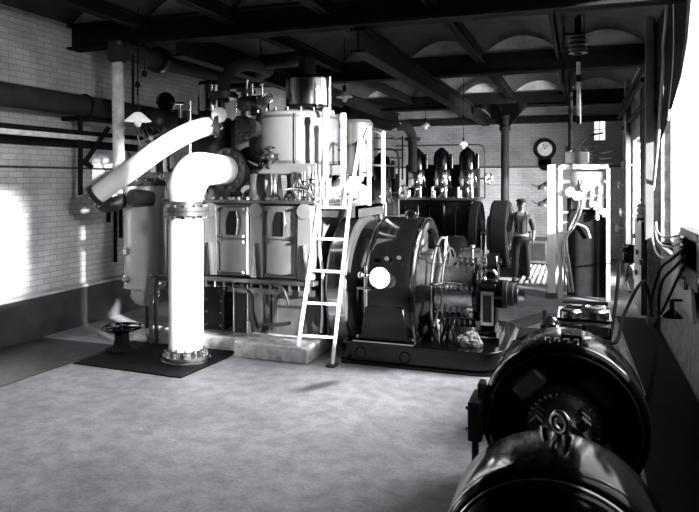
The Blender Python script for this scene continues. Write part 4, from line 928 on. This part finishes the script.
cable([(686, 247, .95), (672, 259, .93), (661, 268, .92), (655, 285, .9), (650, 305, .85)], .016, 'cable', 'thick black cable curving down first from the terminal strip', .9)
cable([(687, 254, .95), (676, 266, .93), (663, 280, .92), (659, 298, .9), (659, 315, .88)], .016, 'cable', 'middle thick black cable curving down from the terminal strip', .9)
cable([(687, 262, .95), (678, 278, .93), (670, 295, .92), (662, 312, .9), (654, 328, .85)], .016, 'cable', 'straightest thick black cable slanting from the terminal strip', .9)
def c3(pts, r, lab): return tag(MB().tube(pts, r, 8, smooth=6).build('cable', 'cable'), lab, 'cable', 'cables to the machines')
c3([W_(652, 316, .86), V((.62, 7.2, 1.12)), V((.40, 6.6, .9)), V((.28, 5.6, .86)), V((.14, 5.1, .98))], .016, 'long black cable dipping from the wall to the open drum')
c3([W_(652, 328, .84), V((.62, 6.0, .8)), V((.45, 5.2, .45)), V((.30, 4.9, .3))], .016, 'low black cable reaching floor level behind the open drum')
c3([W_(623, 262, .75), V((.5, 9.2, 1.05)), V((.40, 8.2, .72)), V((.3, 7.3, .5)), V((.22, 7.0, .4))], .02, 'black cable from the switch box to the box rheostat')
ts = thing('terminal_strip', 'vertical terminal strip with small lugs where black cables start', 'terminal strip', W_(688, 255, 1.0))
MB().span(W_(684, 290, .98), W_(689, 232, 1.08)).build('strip', 'grey', ts)
for py in (238, 246, 254, 262, 270, 278): MB().lathe([(.022, 0), (.022, .05)], W_(686, py, .98), (-1, 0, 0), 8).build('lug', 'steel', ts)
wbx = tag(MB().span(W_(697, 294, .97), W_(693, 227, 1.09)).span(W_(720, 294, .97), W_(694, 234, 1.09)).build('wall_box', 'dgrey', None, .01), 'dark flat wall box below the window at frame edge', 'box')
bl = thing('bell_lamp', 'small black bell-shaped fitting on a bracket below the terminal strip', 'lamp', W_(672, 315, .92))
q = W_(672, 300, .92); MB().cyl(q, q - V((0, 0, .1)), .025).lathe([(.03, -.1), (.09, -.16), (.11, -.18), (.001, -.18)], q, seg=20).cyl(q, V((XR, q.y, q.z)), .015).build('bell', 'black', bl)
bd = tag(MB().prism([(0, 0), (1.0, .1), (.85, .75), (.25, .8)], .03, lambda u, z, h: V((1.02 + h, 6.9 + u * 1.6, .78 + z))).build('pale_sheet', 'enamel'), 'pale sheet hung against boards behind the black cables', 'sheet')
lean = tag(MB().tube([gnd(640, 394, .03), gnd(613, 318, .03)], .055, 4).build('pale_plank', 'wood'), 'pale plank lying on the floor along the added dark shade sheet', 'plank')
bld = [W_(650, -30, 1.07), W_(693, -30, 1.07), W_(687, 40, 1.07), W_(681, 75, 1.07), W_(671, 110, 1.07), W_(661, 140, 1.07), W_(650, 140, 1.07)]
tag(MB().prism([(p.y, p.z) for p in bld], .03, lambda u, z, h: V((1.045 + h, u, z))).build('window_blind', 'pitch'), 'dark cloth blind hanging down the edge of the large window', 'blind')
# upper dark cable bundle on the window wall
for k, (x0, z0, lab) in enumerate(((.95, 3.9, 'highest dark conduit high along the window wall'), (.9, 3.65, 'second dark conduit high along the window wall'), (1.0, 3.4, 'lower dark conduit high along the window wall'))):
    tag(MB().cyl((x0, 10.6, z0), (x0, 17, z0), .045, seg=12).build('dark_conduit', 'sooty'), lab, 'conduit')
for k in range(5):
    yy = 11.3 + k * .32
    tag(MB().tube([V((1.06, yy, 3.9)), V((1.05, yy + .02, 2.9)), V((1.06, yy, .01))], .035, 8, smooth=4).build('drop_conduit', 'dgrey' if k % 2 else 'sooty'), 'vertical conduit dropping along the pier between the windows', 'conduit', 'drop conduits between the windows')

# ------------------------------------------------------------------ light
def area(name, loc, rot, sx, sy, e):
    l = bpy.data.lights.new(name, 'AREA'); l.shape = 'RECTANGLE'; l.size = sx; l.size_y = sy; l.energy = e
    o = bpy.data.objects.new(name, l); C.objects.link(o); o.location = loc; o.rotation_euler = rot; return o
EX = 1.0
for i, (a, b_, z0, z1) in enumerate(opens):
    e, tilt = ((110, 30), (0, 55), (430, 40), (120, 60), (1300, 68))[i]
    if i == 2: a = 6.6
    if e:
        l = area('daylight_fill', (XR + RT + .35, (a + b_) / 2, (z0 + z1) / 2 + .15), (0, math.radians(tilt), 0), z1 - z0, b_ - a, e)
        l.data.spread = math.radians((45, 90, 72, 90, 110)[i])
        if i == 0: l.rotation_euler = (V((-7, 7.2, .9)) - l.location).to_track_quat('-Z', 'Z').to_euler()  # added beam, aimed to brighten the left wall
        if i == 2: l.rotation_euler = (V((-2.2, 6.6, 0)) - l.location).to_track_quat('-Z', 'Z').to_euler()
        if i >= 3: l.rotation_euler = V((-.7, .45, -.15)).to_track_quat('-Z', 'Z').to_euler()
s = bpy.data.lights.new('sun', 'SUN'); s.energy = 75.0; s.angle = math.radians(3)
so = bpy.data.objects.new('sun', s); C.objects.link(so)
sd = V((-1, .6, 0)).normalized(); el = math.radians(12); sd = V((sd.x * math.cos(el), sd.y * math.cos(el), -math.sin(el)))
so.rotation_euler = sd.to_track_quat('-Z', 'Y').to_euler()
w = bpy.data.worlds.new('sky'); bpy.context.scene.world = w; w.use_nodes = True
nt = w.node_tree; bg = nt.nodes['Background']
tc = nt.nodes.new('ShaderNodeTexCoord'); sp = nt.nodes.new('ShaderNodeSeparateXYZ'); cr = nt.nodes.new('ShaderNodeValToRGB')
nt.links.new(tc.outputs['Generated'], sp.inputs[0]); ad = nt.nodes.new('ShaderNodeMath'); ad.inputs[1].default_value = .2; nt.links.new(sp.outputs['Z'], ad.inputs[0]); nt.links.new(ad.outputs[0], cr.inputs['Fac'])
cr.color_ramp.elements[0].position = 0.0; cr.color_ramp.elements[0].color = (.04, .04, .04, 1)
cr.color_ramp.elements[1].position = .02; cr.color_ramp.elements[1].color = (.98, .98, 1, 1)
nt.links.new(cr.outputs['Color'], bg.inputs[0]); bg.inputs[1].default_value = 2.8
# ------------------------------------------------------------------ camera
cd = bpy.data.cameras.new('camera'); cam = bpy.data.objects.new('camera', cd); C.objects.link(cam)
cam.location = (0, 0, CAM_Z); cam.rotation_euler = (PI / 2, 0, YAW)
cd.sensor_width = 36; cd.lens = F / 699 * 36; cd.shift_y = -(256 - 180) / 699; cd.clip_start = .05
sc = bpy.context.scene; sc.camera = cam
sc.view_settings.view_transform = 'Standard'; sc.view_settings.look = 'None'; sc.view_settings.exposure = -0.5; sc.view_settings.gamma = 1; sc.view_settings.use_curve_mapping = False
sc.cycles.use_denoising = True; sc.cycles.max_bounces = 6; sc.cycles.sample_clamp_indirect = 6
